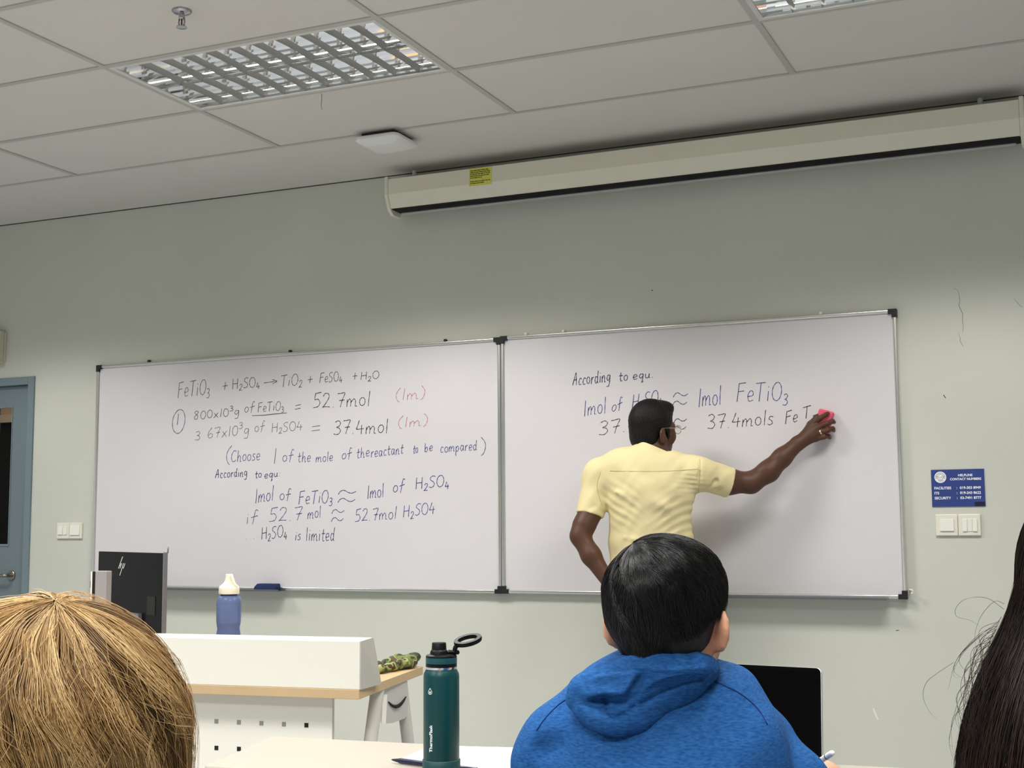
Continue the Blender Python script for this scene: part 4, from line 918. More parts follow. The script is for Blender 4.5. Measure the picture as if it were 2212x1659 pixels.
F.wave(lambda X, Y, Z: .0018 * np.sin(Y * 95 + Z * 70) + .0012 * np.sin(Y * 160 + X * 90)); F.half((0, 0, DT + .0025), (0, 0, -1), k=.002)
solid('body', F, M_camo, pch)
zp = [p0 + sx_ * -1.2 + up * .022, p1 + sx_ * -1.25 + up * .027, p2 + sx_ * -.8 + up * .014]
obj('zip', MB().tube(catmull(zp, 6), .0025, 6), mat('brown_zip', srgb(70, 52, 34), 0.6), pch, smooth=True)
# ------------------------------------------------------------------ people
rng = np.random.default_rng(7)
M_skin1 = mat('deep_brown_skin', srgb(82, 53, 38), 0.5, spec=0.35, noise=0.06, nscale=30)
M_hair1 = mat('black_short_hair', srgb(16, 14, 13), 0.55, spec=0.25, noise=0.3, nscale=120, bump=0.6, bscale=420)
M_shirt = mat('pale_yellow_cotton', srgb(219, 205, 157), 0.8, spec=0.2, noise=0.02, nscale=30, bump=0.05, bscale=900)
M_trs = mat('charcoal_trousers', srgb(44, 44, 50), 0.8, noise=0.05, nscale=40); M_shoe = mat('black_shoe', srgb(18, 17, 17), 0.4)
M_gold = mat('gold_metal', (0.85, 0.62, 0.3, 1), 0.25, metal=1.0); M_eyew = mat('eye_white', srgb(225, 220, 212), 0.3); M_lens = mat('lens_glass', (.95, .95, .95, 1), 0.03, trans=1.0, ior=1.15)
M_pink = mat('pink_felt', srgb(226, 92, 116), 0.75, noise=0.08, nscale=50); M_seam = mat('yellow_seam', srgb(196, 180, 122), 0.8)
def T(u, v, y): return on_y(u, v, y + .13 * (1 - min(max((y - .30) / .28, 0), 1)))
# ---- the man wiping the right whiteboard
tch = thing('person', 'standing man in a pale yellow short-sleeved shirt, seen from behind, wiping the right whiteboard', 'person', (1.72, .2, 0))
HC = T(1411, 928, .235); HR = euler(math.radians(-34), math.radians(1), math.radians(4))
F = Field((1.18, .0, 0), (2.66, .66, 1.78), .0042)
HL = head(F, HC, HR, 1.0, 1.0, -.014)
F.cone(HL(0, -.025, -.055), T(1406, 1004, .20), .058, .064, .03)
sL, sR = T(1292, 1030, .19), T(1505, 1022, .23)
F.chain([sL, T(1405, 1010, .2), sR], [.05, .07, .052], .04); F.ell(T(1404, 1065, .2), (.165, .10, .17), k=.05); F.ell(T(1406, 1190, .21), (.155, .10, .2), k=.05); F.ell(T(1407, 1290, .2), (.16, .10, .12), k=.04)
eL, wL = T(1253, 1158, .10), T(1320, 1266, .085)
F.chain([sL, T(1275, 1108, .145), T(1262, 1135, .12), eL], [.048, .0445, .0435, .0405], .03); F.chain([eL, T(1277, 1200, .09), wL], [.0405, .041, .027], .02)
F.chain([wL, T(1335, 1282, .09), T(1352, 1290, .10)], [.027, .03, .022], .02)
for i, (dv, ln) in enumerate(((-12, 20), (-4, 26), (5, 25), (14, 20))):
    F.chain([T(1350, 1288 + dv, .098), T(1350 + ln * .6, 1292 + dv * 1.4, .095), T(1350 + ln, 1298 + dv * 1.6, .105)], [.010, .0095, .008], .006)
F.chain([T(1332, 1276, .10), T(1345, 1262, .13), T(1356, 1258, .15)], [.012, .011, .009], .008)
eR, wR = T(1622, 1043, .40), T(1723, 958, .548)
F.chain([sR, T(1570, 1040, .325), eR], [.056, .053, .043], .03); F.chain([eR, T(1660, 1018, .455), T(1690, 988, .50), wR], [.044, .0445, .039, .0305], .02)
K_ = [T(1756, 915, .585), T(1767, 923, .580), T(1768, 936, .582), T(1762, 948, .588)]
for kk, rr in zip(K_, (.0125, .0125, .012, .011)):
    F.cone(wR, kk, .024, rr, .014); F.cone(T(1740, 943, .572), kk, .021, rr, .01)
F.chain([K_[0], T(1772, 903, .577), T(1788, 893, .601)], [.0122, .0112, .0092], .005)
F.chain([K_[1], T(1786, 915, .570), T(1798, 910, .592), T(1802, 912, .612)], [.0124, .0114, .0104, .0088], .005)
F.chain([K_[2], T(1788, 929, .572), T(1799, 926, .595), T(1801, 930, .618)], [.0120, .0110, .010, .0086], .005)
F.chain([K_[3], T(1780, 944, .580), T(1790, 942, .600), T(1792, 946, .620)], [.0112, .0098, .0088, .0078], .005)
F.chain([T(1733, 944, .585), T(1750, 916, .598), T(1764, 901, .616), T(1771, 895, .628)], [.016, .0125, .0105, .0085], .008)
hipL, hipR = T(1378, 1300, .21), T(1436, 1300, .21)
for hp_, sx in ((hipL, -1), (hipR, 1)):
    kn = np.array([hp_[0] + sx * .012, hp_[1] + .02, .49]); an = np.array([hp_[0] + sx * .02, hp_[1] - .01, .085])
    F.chain([hp_, kn, an], [.082, .052, .036], .03); F.chain([an - [0, .02, .04], an + [sx * .02, .15, -.05]], [.035, .028], .03)
solid('body', F, M_skin1, tch)
# hair
F = Field(HC - .15, HC + .16, .0036)
E = lambda p, r, k=.02, op='add': F.ell(HL(*p), r, HR, k, op)
E((0, -.014, .036), (.083, .103, .097)); E((0, .05, .092), (.055, .045, .034), .02); E((0, -.046, -.025), (.072, .062, .075), .02)
F.half(HL(0, .050, .02), HR @ np.array([0, .82, -.42])); F.half(HL(0, -.09, -.078), HR @ np.array([0, .16, -1]))
for sx in (-1, 1): E((sx * .09, .002, -.044), (.03, .034, .046), .006, 'cut')
F.cone(HL(-.076, .022, -.0), HL(-.074, .024, -.032), .009, .007, .008); F.cone(HL(.076, .022, -.0), HL(.074, .024, -.032), .009, .007, .008)
F.wave(lambda X, Y, Z: .0016 * np.sin(X * 410 + 3 * np.sin(Z * 130)) * np.sin(Y * 330 + Z * 120))
solid('hair', F, M_hair1, tch)
for sx in (-1, 1):
    obj('eye', MB().lathe([(.0115 * math.sin(a), -.0115 * math.cos(a)) for a in np.linspace(.05, 3.09, 10)], HL(sx * .032, .079, .0), 14), M_eyew, tch, smooth=True)
gl = MB()
for sx in (-1, 1):
    gl.tube([HL(sx * .033 + .0235 * math.cos(a), .112 - .004 * abs(math.cos(a)), .002 + .0185 * math.sin(a)) for a in np.linspace(0, 2 * math.pi, 28)], .0012, 6)
    gl.tube([HL(sx * .056, .108, .006), HL(sx * .072, .09, .007), HL(sx * .082, .02, .008), HL(sx * .084, -.008, .006), HL(sx * .083, -.03, -.012)], .0012, 6)
gl.tube(catmull([HL(-.0095, .112, .006), HL(0, .116, .009), HL(.0095, .112, .006)], 4), .0012, 6)
gls = obj('glasses', gl, M_gold, tch, smooth=True, label='thin gold-rimmed glasses')
for sx in (-1, 1):
    P = [HL(sx * .033 + .0228 * math.cos(a), .1105, .002 + .0178 * math.sin(a)) for a in np.linspace(0, 2 * math.pi, 25)[:-1]]
    obj('lens', MB().rings([P, [p + HR @ np.array([0, .001, 0]) for p in P]]), M_lens, gls)
ra, rb_ = T(1773.5, 933.5, .5765), T(1777, 932, .575)
dd = rb_ - ra; dd /= np.linalg.norm(dd)
obj('finger_ring', MB().lathe([(.0108, -.0026), (.0133, -.0026), (.0135, .0026), (.0108, .0026)], ra + dd * .001, 24, axis=dd), M_gold, tch, smooth=True, auto=40)
# shirt
F = Field((1.28, .02, .78), (2.24, .62, 1.62), .0045)
F.chain([sL, T(1345, 1012, .195), T(1405, 1000, .2)], [.058, .066, .078], .05); F.chain([T(1405, 1000, .2), T(1460, 1014, .215), sR], [.078, .060, .060], .05); F.cone(T(1352, 1006, .2), T(1302, 1022, .195), .070, .062, .05)
F.ell(T(1404, 1062, .2), (.194, .122, .18), k=.05); F.ell(T(1405, 1170, .215), (.184, .122, .24), k=.06); F.ell(T(1406, 1260, .21), (.182, .122, .14), k=.05)
cL = T(1273, 1114, .145); dl_ = (cL - sL) / np.linalg.norm(cL - sL)
F.cone(sL, cL + dl_ * .05, .062, .0605, .035); F.half(cL, dl_ + np.array([-.10, 0, -.08]), (cL - .11), (cL + .13) * [1, 1, 1], k=.003) if False else None
cR_ = T(1577, 1043, .335); dr_ = (cR_ - sR) / np.linalg.norm(cR_ - sR)
F.cone(sR, cR_ + dr_ * .06, .068, .0640, .04)
def cutbox(F, p, n, R):                                              # trims only near a sleeve end
    p = np.array(p); n = np.array(n) / np.linalg.norm(n)
    def fn(X, Y, Z):
        x, y, z = X - p[0], Y - p[1], Z - p[2]; a = x * n[0] + y * n[1] + z * n[2]
        r = np.sqrt(np.maximum(x * x + y * y + z * z - a * a, 0)); return np.maximum(np.maximum(-a, r - R), a - .16)
    F.put(fn, p - R - .17, p + R + .17, .004, 'cut')
cutbox(F, cL, dl_, .088); cutbox(F, cR_, dr_ + np.array([.18, 0, -.10]), .10)
F.half(T(1406, 1300, .2), (0, 0, -1))
# collar band standing round the neck
F.chain([T(1407, 996, .2), T(1410, 955, .212)], [.084, .072], .014); ncol, pcol, acol = np.array([.40, .05, 1]) / np.linalg.norm([.40, .05, 1]), T(1402, 959, .207), T(1409, 967, .208)
F.put(lambda X, Y, Z: np.maximum(-((X - pcol[0]) * ncol[0] + (Y - pcol[1]) * ncol[1] + (Z - pcol[2]) * ncol[2]), np.sqrt((X - acol[0]) ** 2 + (Y - acol[1]) ** 2) - .090), acol - [.12, .12, .05], acol + [.12, .12, .16], .003, 'cut')
bk = lambda u, v: T(u, v, .085)
for pts, w_, am in [
    ([(1330, 1085), (1315, 1100), (1308, 1125)], .012, -.007), ([(1300, 1060), (1330, 1085), (1372, 1102)], .014, -.006), ([(1290, 1040), (1330, 1062), (1380, 1075)], .016, .004),
    ([(1500, 1022), (1470, 1019), (1440, 1020)], .006, -.004), ([(1503, 1032), (1478, 1030), (1458, 1032)], .006, -.005), ([(1505, 1042), (1478, 1041), (1450, 1046)], .007, -.005), ([(1506, 1053), (1482, 1053), (1462, 1058)], .006, -.005),
    ([(1508, 1064), (1486, 1066), (1450, 1076)], .008, -.005), ([(1508, 1098), (1470, 1122), (1420, 1136)], .014, -.006), ([(1505, 1112), (1465, 1145), (1400, 1158)], .016, -.007), ([(1500, 1125), (1462, 1160), (1380, 1180)], .018, .006), ([(1498, 1140), (1455, 1178), (1390, 1200)], .016, -.006),
    ([(1312, 1180), (1340, 1188), (1385, 1186)], .012, -.006), ([(1314, 1150), (1345, 1162), (1400, 1168)], .015, .005), ([(1316, 1205), (1350, 1212), (1392, 1208)], .014, .006), ([(1370, 1010), (1345, 1000), (1325, 990)], .010, -.003), ([(1400, 1075), (1440, 1095), (1480, 1100)], .03, .004)]:
    F.fold([bk(*p) for p in pts], w_ * .85, am * 1.5)
sv = lambda u, v, y: T(u, v, y)
for pts, w_, am in [([(1512, 990, .18), (1511, 1030, .165), (1508, 1075, .18)], .007, -.006), ([(1525, 1065, .215), (1545, 1040, .22), (1565, 1015, .27)], .011, -.008), ([(1520, 1078, .23), (1548, 1060, .24), (1580, 1035, .28)], .011, -.007), ([(1518, 1040, .19), (1532, 1020, .2), (1548, 1005, .24)], .010, .006),
                    ([(1300, 1078, .11), (1288, 1092, .10), (1268, 1100, .09)], .010, -.005), ([(1300, 1012, .12), (1288, 1050, .11), (1298, 1085, .10)], .006, -.004), ([(1270, 1065, .10), (1280, 1085, .085), (1300, 1100, .10)], .012, .005)]:
    F.fold([sv(*p) for p in pts], w_, am * 1.3)
F.wave(lambda X, Y, Z: .0014 * np.sin(X * 30 + Z * 16 + 3 * np.sin(Z * 11 + X * 6)) + .0009 * np.sin(X * 60 - Z * 75 + 2 * np.sin(X * 31)))
gw = lambda X, Z, c, sx_, sz_: np.exp(-((X - c[0]) / sx_) ** 2 - ((Z - c[2]) / sz_) ** 2)
q1_, q2_, q3_ = T(1468, 1118, .1), T(1338, 1090, .1), T(1488, 1044, .1)
F.wave(lambda X, Y, Z: .0030 * gw(X, Z, q1_, .085, .085) * np.sin((.46 * X - .89 * Z) * 190 + 1.5 * np.sin(X * 25)) + .0026 * gw(X, Z, q2_, .07, .08) * np.sin((.55 * X + .83 * Z) * 200 + 1.2 * np.sin(X * 30)) + .0018 * gw(X, Z, q3_, .045, .05) * np.sin((.1 * X + Z) * 330))
shirt = solid('shirt', F, M_shirt, tch)
from mathutils.bvhtree import BVHTree
def surf_line(o, px, r, m, name, parent, lift=.0006, step=4):
    """a stitched line lying on the surface of o, through the given photograph points"""
    me = o.data; b0_ = BASE[o.name]; co = np.empty(len(me.vertices) * 3, np.float32); me.vertices.foreach_get('co', co); co = co.reshape(-1, 3)
    tree = BVHTree.FromPolygons([tuple(c) for c in co], [tuple(p.vertices) for p in me.polygons]); P = []
    for u, v in catmull([np.array(p, float) for p in px], step):
        d = ray(u, v); h_ = tree.ray_cast(Vector(tuple(CAM - b0_)), Vector(tuple(d)))
        if h_[0] is not None: P.append(np.array(h_[0]) + b0_ + np.array(h_[1]) * lift)
    if len(P) > 2: return obj(name, MB().tube(P, r, 6), m, parent, smooth=True)
for px in ([(1318, 1017), (1360, 1018), (1420, 1018), (1470, 1016), (1508, 1013)], [(1511, 985), (1512, 1015), (1510, 1050), (1506, 1078)], [(1298, 1018), (1290, 1045), (1293, 1070), (1301, 1092)]):
    surf_line(shirt, px, .0010, M_seam, 'seam', shirt)
# trousers and shoes
F = Field((1.42, .08, .05), (2.0, .60, 1.06), .006)
F.ell(T(1406, 1290, .21), (.178, .118, .13), k=.04)
for hp_, sx in ((hipL, -1), (hipR, 1)):
    kn = np.array([hp_[0] + sx * .012, hp_[1] + .02, .49]); an = np.array([hp_[0] + sx * .02, hp_[1] - .01, .085])
    F.chain([hp_, kn, an], [.098, .072, .062], .02)
F.half((1.7, .2, .075), (0, 0, -1)); F.half((1.7, .2, .99), (0, 0, 1))
solid('trousers', F, M_trs, tch)
for hp_, sx in ((hipL, -1), (hipR, 1)):
    an = np.array([hp_[0] + sx * .02, hp_[1] - .01, .05])
    F = Field(an - [.08, .12, .052], an + [.1, .27, .09], .005); F.chain([an + [0, -.04, -.005], an + [sx * .015, .07, -.008], an + [sx * .022, .17, -.018]], [.047, .046, .036], .03); F.half((0, 0, .0), (0, 0, -1)); F.cone(an, an + [0, -.01, .06], .043, .043, .01)
    solid('shoe', F, M_shoe, tch)
# pink eraser under his hand
pe = T(1780, 909, BY - .018); ux = T(1796, 913.5, BY) - T(1764, 904.5, BY); ux /= np.linalg.norm(ux); uz = np.array([-ux[2], 0, ux[0]])
eb = MB().hexa([pe + ux * a + uz * b + np.array([0, y, 0]) for b in (-.058, .046) for a, y in ((-.032, -.017), (.032, -.017), (.032, .017), (-.032, .017))])
obj('board_eraser', eb, M_pink, bevel=.008, seg=4, loc=pe, label='pink board eraser under the hand of the man in yellow', cat='eraser')

# ------------------------------------------------------------------ hair made of strands
def wnoise(seed, n=7, f0=1.0):
    r = np.random.default_rng(seed); A = r.normal(size=(n, 2)) * f0 * np.linspace(1, 3, n)[:, None]; ph = r.uniform(0, 6.28, n); a = 1 / np.linspace(1, 3, n)
    return lambda x, y: sum(a[i] * np.sin(A[i, 0] * x + A[i, 1] * y + ph[i]) for i in range(n)) / a.sum() * 1.6
def hair_paths(n, K, pole, shape, amax, zlim, seed, root=(0, .75), layers=(.94, 1.04), wob=.06, clump=.10, twist=0.0):
    """strands that run from a whorl over the head; shape(d, layer) gives the point for a direction, zlim(azimuth) where they end"""
    r = np.random.default_rng(seed); p = np.array(pole, float); p /= np.linalg.norm(p)
    a = np.cross(p, [0, 0, 1] if abs(p[2]) < .98 else [0, 1, 0]); a /= np.linalg.norm(a); b = np.cross(p, a)
    n1, n2, n3 = wnoise(seed + 1, 8, 2.2), wnoise(seed + 2, 8, 1.6), wnoise(seed + 3, 8, 6.0)
    out, tone = [], []
    while len(out) < n:
        ph = r.uniform(0, 2 * math.pi); lay = r.uniform(0, 1) ** .6; f = layers[0] + (layers[1] - layers[0]) * lay + r.normal() * .004
        al = np.linspace(0.02, amax, 48)
        phc = ph + clump * n3(np.cos(ph) * 2, np.sin(ph) * 2 + lay)
        w1 = phc + wob * n1(al * 2 + 3 * math.cos(ph), 3 * math.sin(ph) + al * 0) + r.normal() * .02 + r.normal() * .03 * al + twist * (al - .15) ** 2
        d = np.cos(al)[:, None] * p + np.sin(al)[:, None] * (np.cos(w1)[:, None] * a + np.sin(w1)[:, None] * b)
        ff = f * (1 + .018 * n2(al * 1.5 + 2 * math.cos(ph), 2 * math.sin(ph) + al * .7) + .012 * r.normal() * (al / amax) ** 2)
        X = shape(d, ff); az = np.arctan2(d[:, 0], -d[:, 1])
        lim = np.array([zlim(t) for t in az]); ok = X[:, 2] > lim + r.normal() * .006
        k = len(al) if ok.all() else int(np.argmin(ok))
        if k < 8: continue
        i0 = int(r.uniform(root[0], root[1]) * k * .9) if r.uniform() > .35 else int(r.uniform(0, .12) * k)
        if k - i0 < 5: continue
        t = np.linspace(i0, k - 1, K); i = np.minimum(t.astype(int), len(al) - 2); fr_ = (t - i)[:, None]
        Q = X[i] * (1 - fr_) + X[i + 1] * fr_
        lift = np.minimum(1, np.linspace(0, 1, K) / .25)[:, None] if i0 > 4 else 1.0     # hair leaves the scalp below the layer
        Q = Q * (1 - (1 - lift) * .035) if i0 > 4 else Q
        out.append(Q); tone.append((n3(np.cos(ph) * 2 + .5, np.sin(ph) * 2), lay, al[i0]))
    return np.array(out), np.array(tone)
def lerp3(c0, c1, t): return np.array(c0)[None] * (1 - t[:, None]) + np.array(c1)[None] * t[:, None]
def lin(r_, g_, b_): return np.array(srgb(r_, g_, b_)[:3])
M_strand = mat('hair_strands', (0.5, 0.5, 0.5, 1), 0.42, spec=0.35, attr='strand')
M_strandk = mat('glossy_black_strands', (0.5, 0.5, 0.5, 1), 0.33, spec=0.45, attr='strand')

# ---- student in the blue hooded top
M_skin2 = mat('warm_skin', srgb(206, 152, 122), 0.5, spec=0.35, noise=0.05, nscale=40, sub=0.12)
M_cap2 = mat('black_under_hair', srgb(9, 9, 9), 0.7); M_hood = mat('blue_heather_jersey', srgb(30, 88, 158), 0.85, spec=0.15)
nt = M_hood.node_tree; bs_ = nt.nodes['Principled BSDF']
tcn = nt.nodes.new('ShaderNodeTexCoord'); mp2 = nt.nodes.new('ShaderNodeMapping'); mp2.inputs['Scale'].default_value = (70, 70, 260); nz = nt.nodes.new('ShaderNodeTexNoise'); nz.inputs['Scale'].default_value = 1.6; nz.inputs['Detail'].default_value = 6
rp_ = nt.nodes.new('ShaderNodeValToRGB'); rp_.color_ramp.elements[0].position = .3; rp_.color_ramp.elements[1].position = .72
rp_.color_ramp.elements[0].color = srgb(20, 64, 120); rp_.color_ramp.elements[1].color = srgb(42, 94, 150)
nt.links.new(tcn.outputs['Object'], mp2.inputs['Vector']); nt.links.new(mp2.outputs[0], nz.inputs['Vector']); nt.links.new(nz.outputs['Fac'], rp_.inputs[0]); nt.links.new(rp_.outputs[0], bs_.inputs['Base Color'])
M_seamb = mat('navy_seam', srgb(14, 50, 110), 0.85); M_jean = mat('dark_jeans', srgb(36, 42, 60), 0.8)
S2 = at
C2 = S2(1444, 1356, 2.0); R2 = euler(math.radians(5), math.radians(-2), math.radians(1))
stu = thing('person', 'seated student in a blue hooded top with short black hair, seen from behind', 'person', (C2[0], C2[1] - .2, 0))
pel = np.array([C2[0] + .03, C2[1] - .20, .52]); che = S2(1434, 1730, 1.995)
shl, shr = S2(1211, 1601, 2.03), S2(1630, 1612, 2.06)
elL = S2(1198, 1690, 2.04); elR = S2(1780, 1796, 1.94)
tip = S2(1722, 1676, 2.18)
best = None
for tt in np.arange(1.95, 2.18, .002):
    e = S2(1799, 1626, tt)
    if best is None or abs(np.linalg.norm(e - tip) - .166) < best[0]: best = (abs(np.linalg.norm(e - tip) - .166), e)
sty = best[1]; sd = (sty - tip) / np.linalg.norm(sty - tip)
gp = tip + sd * .045; hand2 = gp + np.array([.032, -.032, -.004])
handL = on_z(1290, 1655, TT + .042)
F = Field((2.15, -4.0, 0), (3.5, -2.45, 1.32), .0058)
L2 = head(F, C2, R2, .985, .92, .010, .75, .036)
F.cone(L2(0, -.014, -.05), S2(1440, 1480, 2.045), .056, .060, .03)
F.chain([shl, S2(1437, 1490, 2.04), shr], [.038, .05, .04], .04); F.ell(che, (.15, .09, .2), k=.04); F.ell(pel, (.16, .11, .11), k=.05); F.cone(che, pel, .11, .12, .05)
F.chain([shl, elL, handL], [.042, .034, .024], .02); F.chain([shr, elR, hand2], [.042, .034, .024], .02)
F.ell(hand2, (.03, .04, .022), k=.015); F.ell(handL + [.02, .04, -.005], (.036, .045, .02), k=.015)
for i in range(4):
    o2 = handL + np.array([-.012 + .021 * i, .075, -.008]); F.chain([o2 - [0, .03, 0], o2 + [0, .03, .002], o2 + [0, .05 + (.012 if i in (1, 2) else 0), -.008]], [.010, .0095, .0085], .005)
    q2 = hand2 + np.array([-.02 - .004 * i, .03 - .014 * i, .012 - .008 * i]); F.chain([hand2 + [0, .02 - .013 * i, .004], q2 + [-.004, .012, .006], gp + sd * (.0 - .004 * i) + np.array([.006, -.003 * i, -.003 * i])], [.011, .0098, .0085], .005)
F.chain([handL + [.02, .01, 0], handL + [.06, .04, -.004], handL + [.07, .065, -.01]], [.013, .011, .009], .006)
F.chain([hand2 + [-.01, -.01, .0], gp + [.0, -.02, .0], gp + [-.004, -.004, .0]], [.013, .011, .009], .006)
for sx in (-1, 1):
    hp2 = pel + [sx * .09, .03, -.01]; kn2 = np.array([pel[0] + sx * .12, pel[1] + .44, .50]); an2 = np.array([kn2[0], kn2[1] + .03, .08])
    F.chain([hp2, kn2, an2], [.08, .056, .036], .02); F.chain([an2 - [0, .03, .035], an2 + [0, .15, -.045]], [.036, .03], .02)
F.half((0, 0, .004), (0, 0, -1))
solid('body', F, M_skin2, stu)
for sx in (-1, 1): obj('eye', MB().lathe([(.0115 * math.sin(a), -.0115 * math.cos(a)) for a in np.linspace(.05, 3.09, 10)], L2(sx * .032, .079, .0), 12), M_eyew, stu, smooth=True)
# hooded top
F = Field((2.4, -3.72, .36), (3.4, -2.7, 1.12), .0042)
F.chain([shl, S2(1330, 1530, 2.03), S2(1437, 1495, 2.035)], [.052, .056, .062], .05); F.chain([S2(1437, 1495, 2.035), S2(1550, 1525, 2.045), shr], [.062, .056, .054], .05)
F.ell(S2(1434, 1640, 2.02), (.175, .10, .11), k=.06); F.ell(che, (.19, .115, .2), k=.06); F.cone(che, pel, .15, .165, .06); F.ell(pel, (.19, .145, .11), k=.04)
F.chain([shl, S2(1194, 1650, 2.035), elL, elL + (handL - elL) * .8], [.053, .053, .044, .034], .03)
F.chain([shr, S2(1704, 1700, 2.0), elR, elR + (hand2 - elR) * .72], [.055, .055, .050, .036], .03)
F.half(pel - [0, 0, .1], (0, 0, -1))
for pts, w_, am in [([(1290, 1640, 1.95), (1310, 1680, 1.95)], .02, -.005), ([(1150, 1640, 1.99), (1180, 1615, 1.97), (1230, 1600, 1.95)], .018, -.006), ([(1560, 1600, 1.95), (1620, 1640, 1.97), (1660, 1659, 2.0)], .018, -.006), ([(1600, 1630, 1.96), (1640, 1670, 1.99)], .016, .006), ([(1690, 1590, 2.02), (1700, 1630, 2.03), (1712, 1665, 2.05)], .010, -.006), ([(1668, 1570, 2.0), (1672, 1610, 2.0), (1670, 1650, 2.01)], .009, -.005)]:
    F.fold([S2(*p) for p in pts], w_, am)
F.wave(lambda X, Y, Z: .0025 * np.sin(X * 24 + Z * 31 + 2 * np.sin(X * 13)) + .0012 * np.sin(X * 60 - Z * 45))
top_ = solid('hooded_top', F, M_hood, stu)
Zh = lambda x, y, t: S2(1100 + x / 2.989, 1140 + y / 2.989, t - .022)
for px in ([(1315, 985), (1400, 1025), (1480, 1065), (1560, 1125), (1620, 1190), (1665, 1270)], [(395, 1095), (330, 1135), (260, 1200), (210, 1260), (178, 1310)]):
    surf_line(top_, [(1100 + x / 2.989, 1140 + y / 2.989) for x, y in px], .0011, M_seamb, 'seam', top_)
# the hood, fallen back over the shoulders
F = Field(S2(1437, 1500, 1.98) - [.22, .14, .14], S2(1437, 1500, 1.98) + [.2, .16, .13], .0027)
c_ = lambda pts, rad, k=.012: F.chain([Zh(*p) for p in pts], rad, k)
c_([(760, 905, 1.965), (840, 878, 1.935), (960, 882, 1.925), (1080, 897, 1.928), (1200, 900, 1.945), (1275, 920, 1.975), (1305, 960, 2.0)], [.013, .016, .017, .017, .015, .014, .010], .012)
c_([(1275, 925, 1.99), (1262, 905, 2.02), (1210, 880, 2.07)], [.013, .011, .010]); c_([(700, 915, 2.0), (680, 900, 2.04), (760, 880, 2.09)], [.014, .012, .012])
c_([(690, 915, 1.99), (610, 955, 1.975), (540, 1010, 1.965), (470, 1060, 1.96), (425, 1110, 1.962)], [.014, .016, .017, .018, .013], .014)
c_([(425, 1120, 1.955), (480, 1180, 1.945), (570, 1230, 1.935), (660, 1258, 1.93), (735, 1262, 1.93), (830, 1238, 1.932), (930, 1180, 1.94), (1040, 1105, 1.95), (1160, 1040, 1.962), (1290, 975, 1.995)], [.009, .012, .0145, .0155, .016, .0155, .0140, .0115, .0100, .008], .012)
for p, r_, yw in [((640, 1100, 1.962), (.056, .026, .042), 0), ((830, 1030, 1.962), (.075, .028, .045), 0), ((1010, 975, 1.966), (.060, .030, .026), 0), ((1150, 945, 1.972), (.034, .026, .016), 0), ((740, 1170, 1.95), (.06, .020, .032), 0)]:
    F.ell(Zh(*p), r_, euler(0, math.radians(25), math.radians(-22)), .022)
for p, r_ in [((660, 1110, 1.978), (.055, .042, .042)), ((800, 1050, 1.972), (.065, .042, .042)), ((900, 1070, 1.972), (.055, .040, .032)), ((1010, 1020, 1.972), (.055, .040, .024)), ((960, 975, 1.972), (.065, .042, .034)), ((1130, 955, 1.985), (.042, .04, .018))]: F.ell(Zh(*p), r_, euler(math.radians(16), math.radians(25), math.radians(-22)), .02)
F.wave(lambda X, Y, Z: .0008 * np.sin(X * 90 + Z * 60))
hood = solid('hood', F, M_hood, top_, relax=2)
def drape(o, lines, hollows):
    """push cloth in and out along fold lines; a line is (points, height, reach on its right-hand side, reach on its left-hand side)"""
    me = o.data; n = len(me.vertices); co = np.empty(n * 3, np.float32); me.vertices.foreach_get('co', co); W_ = co.reshape(-1, 3) + BASE[o.name]
    no = np.empty(n * 3, np.float32); me.vertices.foreach_get('normal', no); no = no.reshape(-1, 3)
    d = (W_ - CAM) @ ROT; x = (1106 + FPX * d[:, 0] / d[:, 1] - 1100) * 2.989; y = (829.5 - FPX * d[:, 2] / d[:, 1] - 1140) * 2.989
    v = CAM - W_; v /= np.linalg.norm(v, axis=1)[:, None]; face = np.clip((no * v).sum(1) * 2, 0, 1); D = np.zeros(n)
    for pts, h, wr, wl in lines:
        P = np.array(catmull(pts, 6)); best = np.full(n, 1e9); sg = np.zeros(n); tt = np.zeros(n)
        for i in range(len(P) - 1):
            e = P[i + 1] - P[i]; L = e @ e; t = np.clip(((x - P[i, 0]) * e[0] + (y - P[i, 1]) * e[1]) / L, 0, 1)
            qx, qy = x - P[i, 0] - t * e[0], y - P[i, 1] - t * e[1]; dd = np.hypot(qx, qy); m = dd < best
            best[m] = dd[m]; sg[m] = (e[0] * qy - e[1] * qx)[m]; tt[m] = ((i + t) / (len(P) - 1))[m]
        w_ = np.where(sg > 0, wr, wl); D += h * np.exp(-(best / w_) ** 1.5) * np.clip(np.minimum(tt, 1 - tt) * 7 + .15, 0, 1)
    for cx, cy, rx_, ry_, rot, h in hollows:
        c, s_ = math.cos(rot), math.sin(rot); a = ((x - cx) * c + (y - cy) * s_) / rx_; b = (-(x - cx) * s_ + (y - cy) * c) / ry_; D += h * np.exp(-(a * a + b * b) ** 1.5)
    W_ = W_ + v * (D * face)[:, None] - BASE[o.name]; me.vertices.foreach_set('co', W_.astype(np.float32).ravel()); me.update()
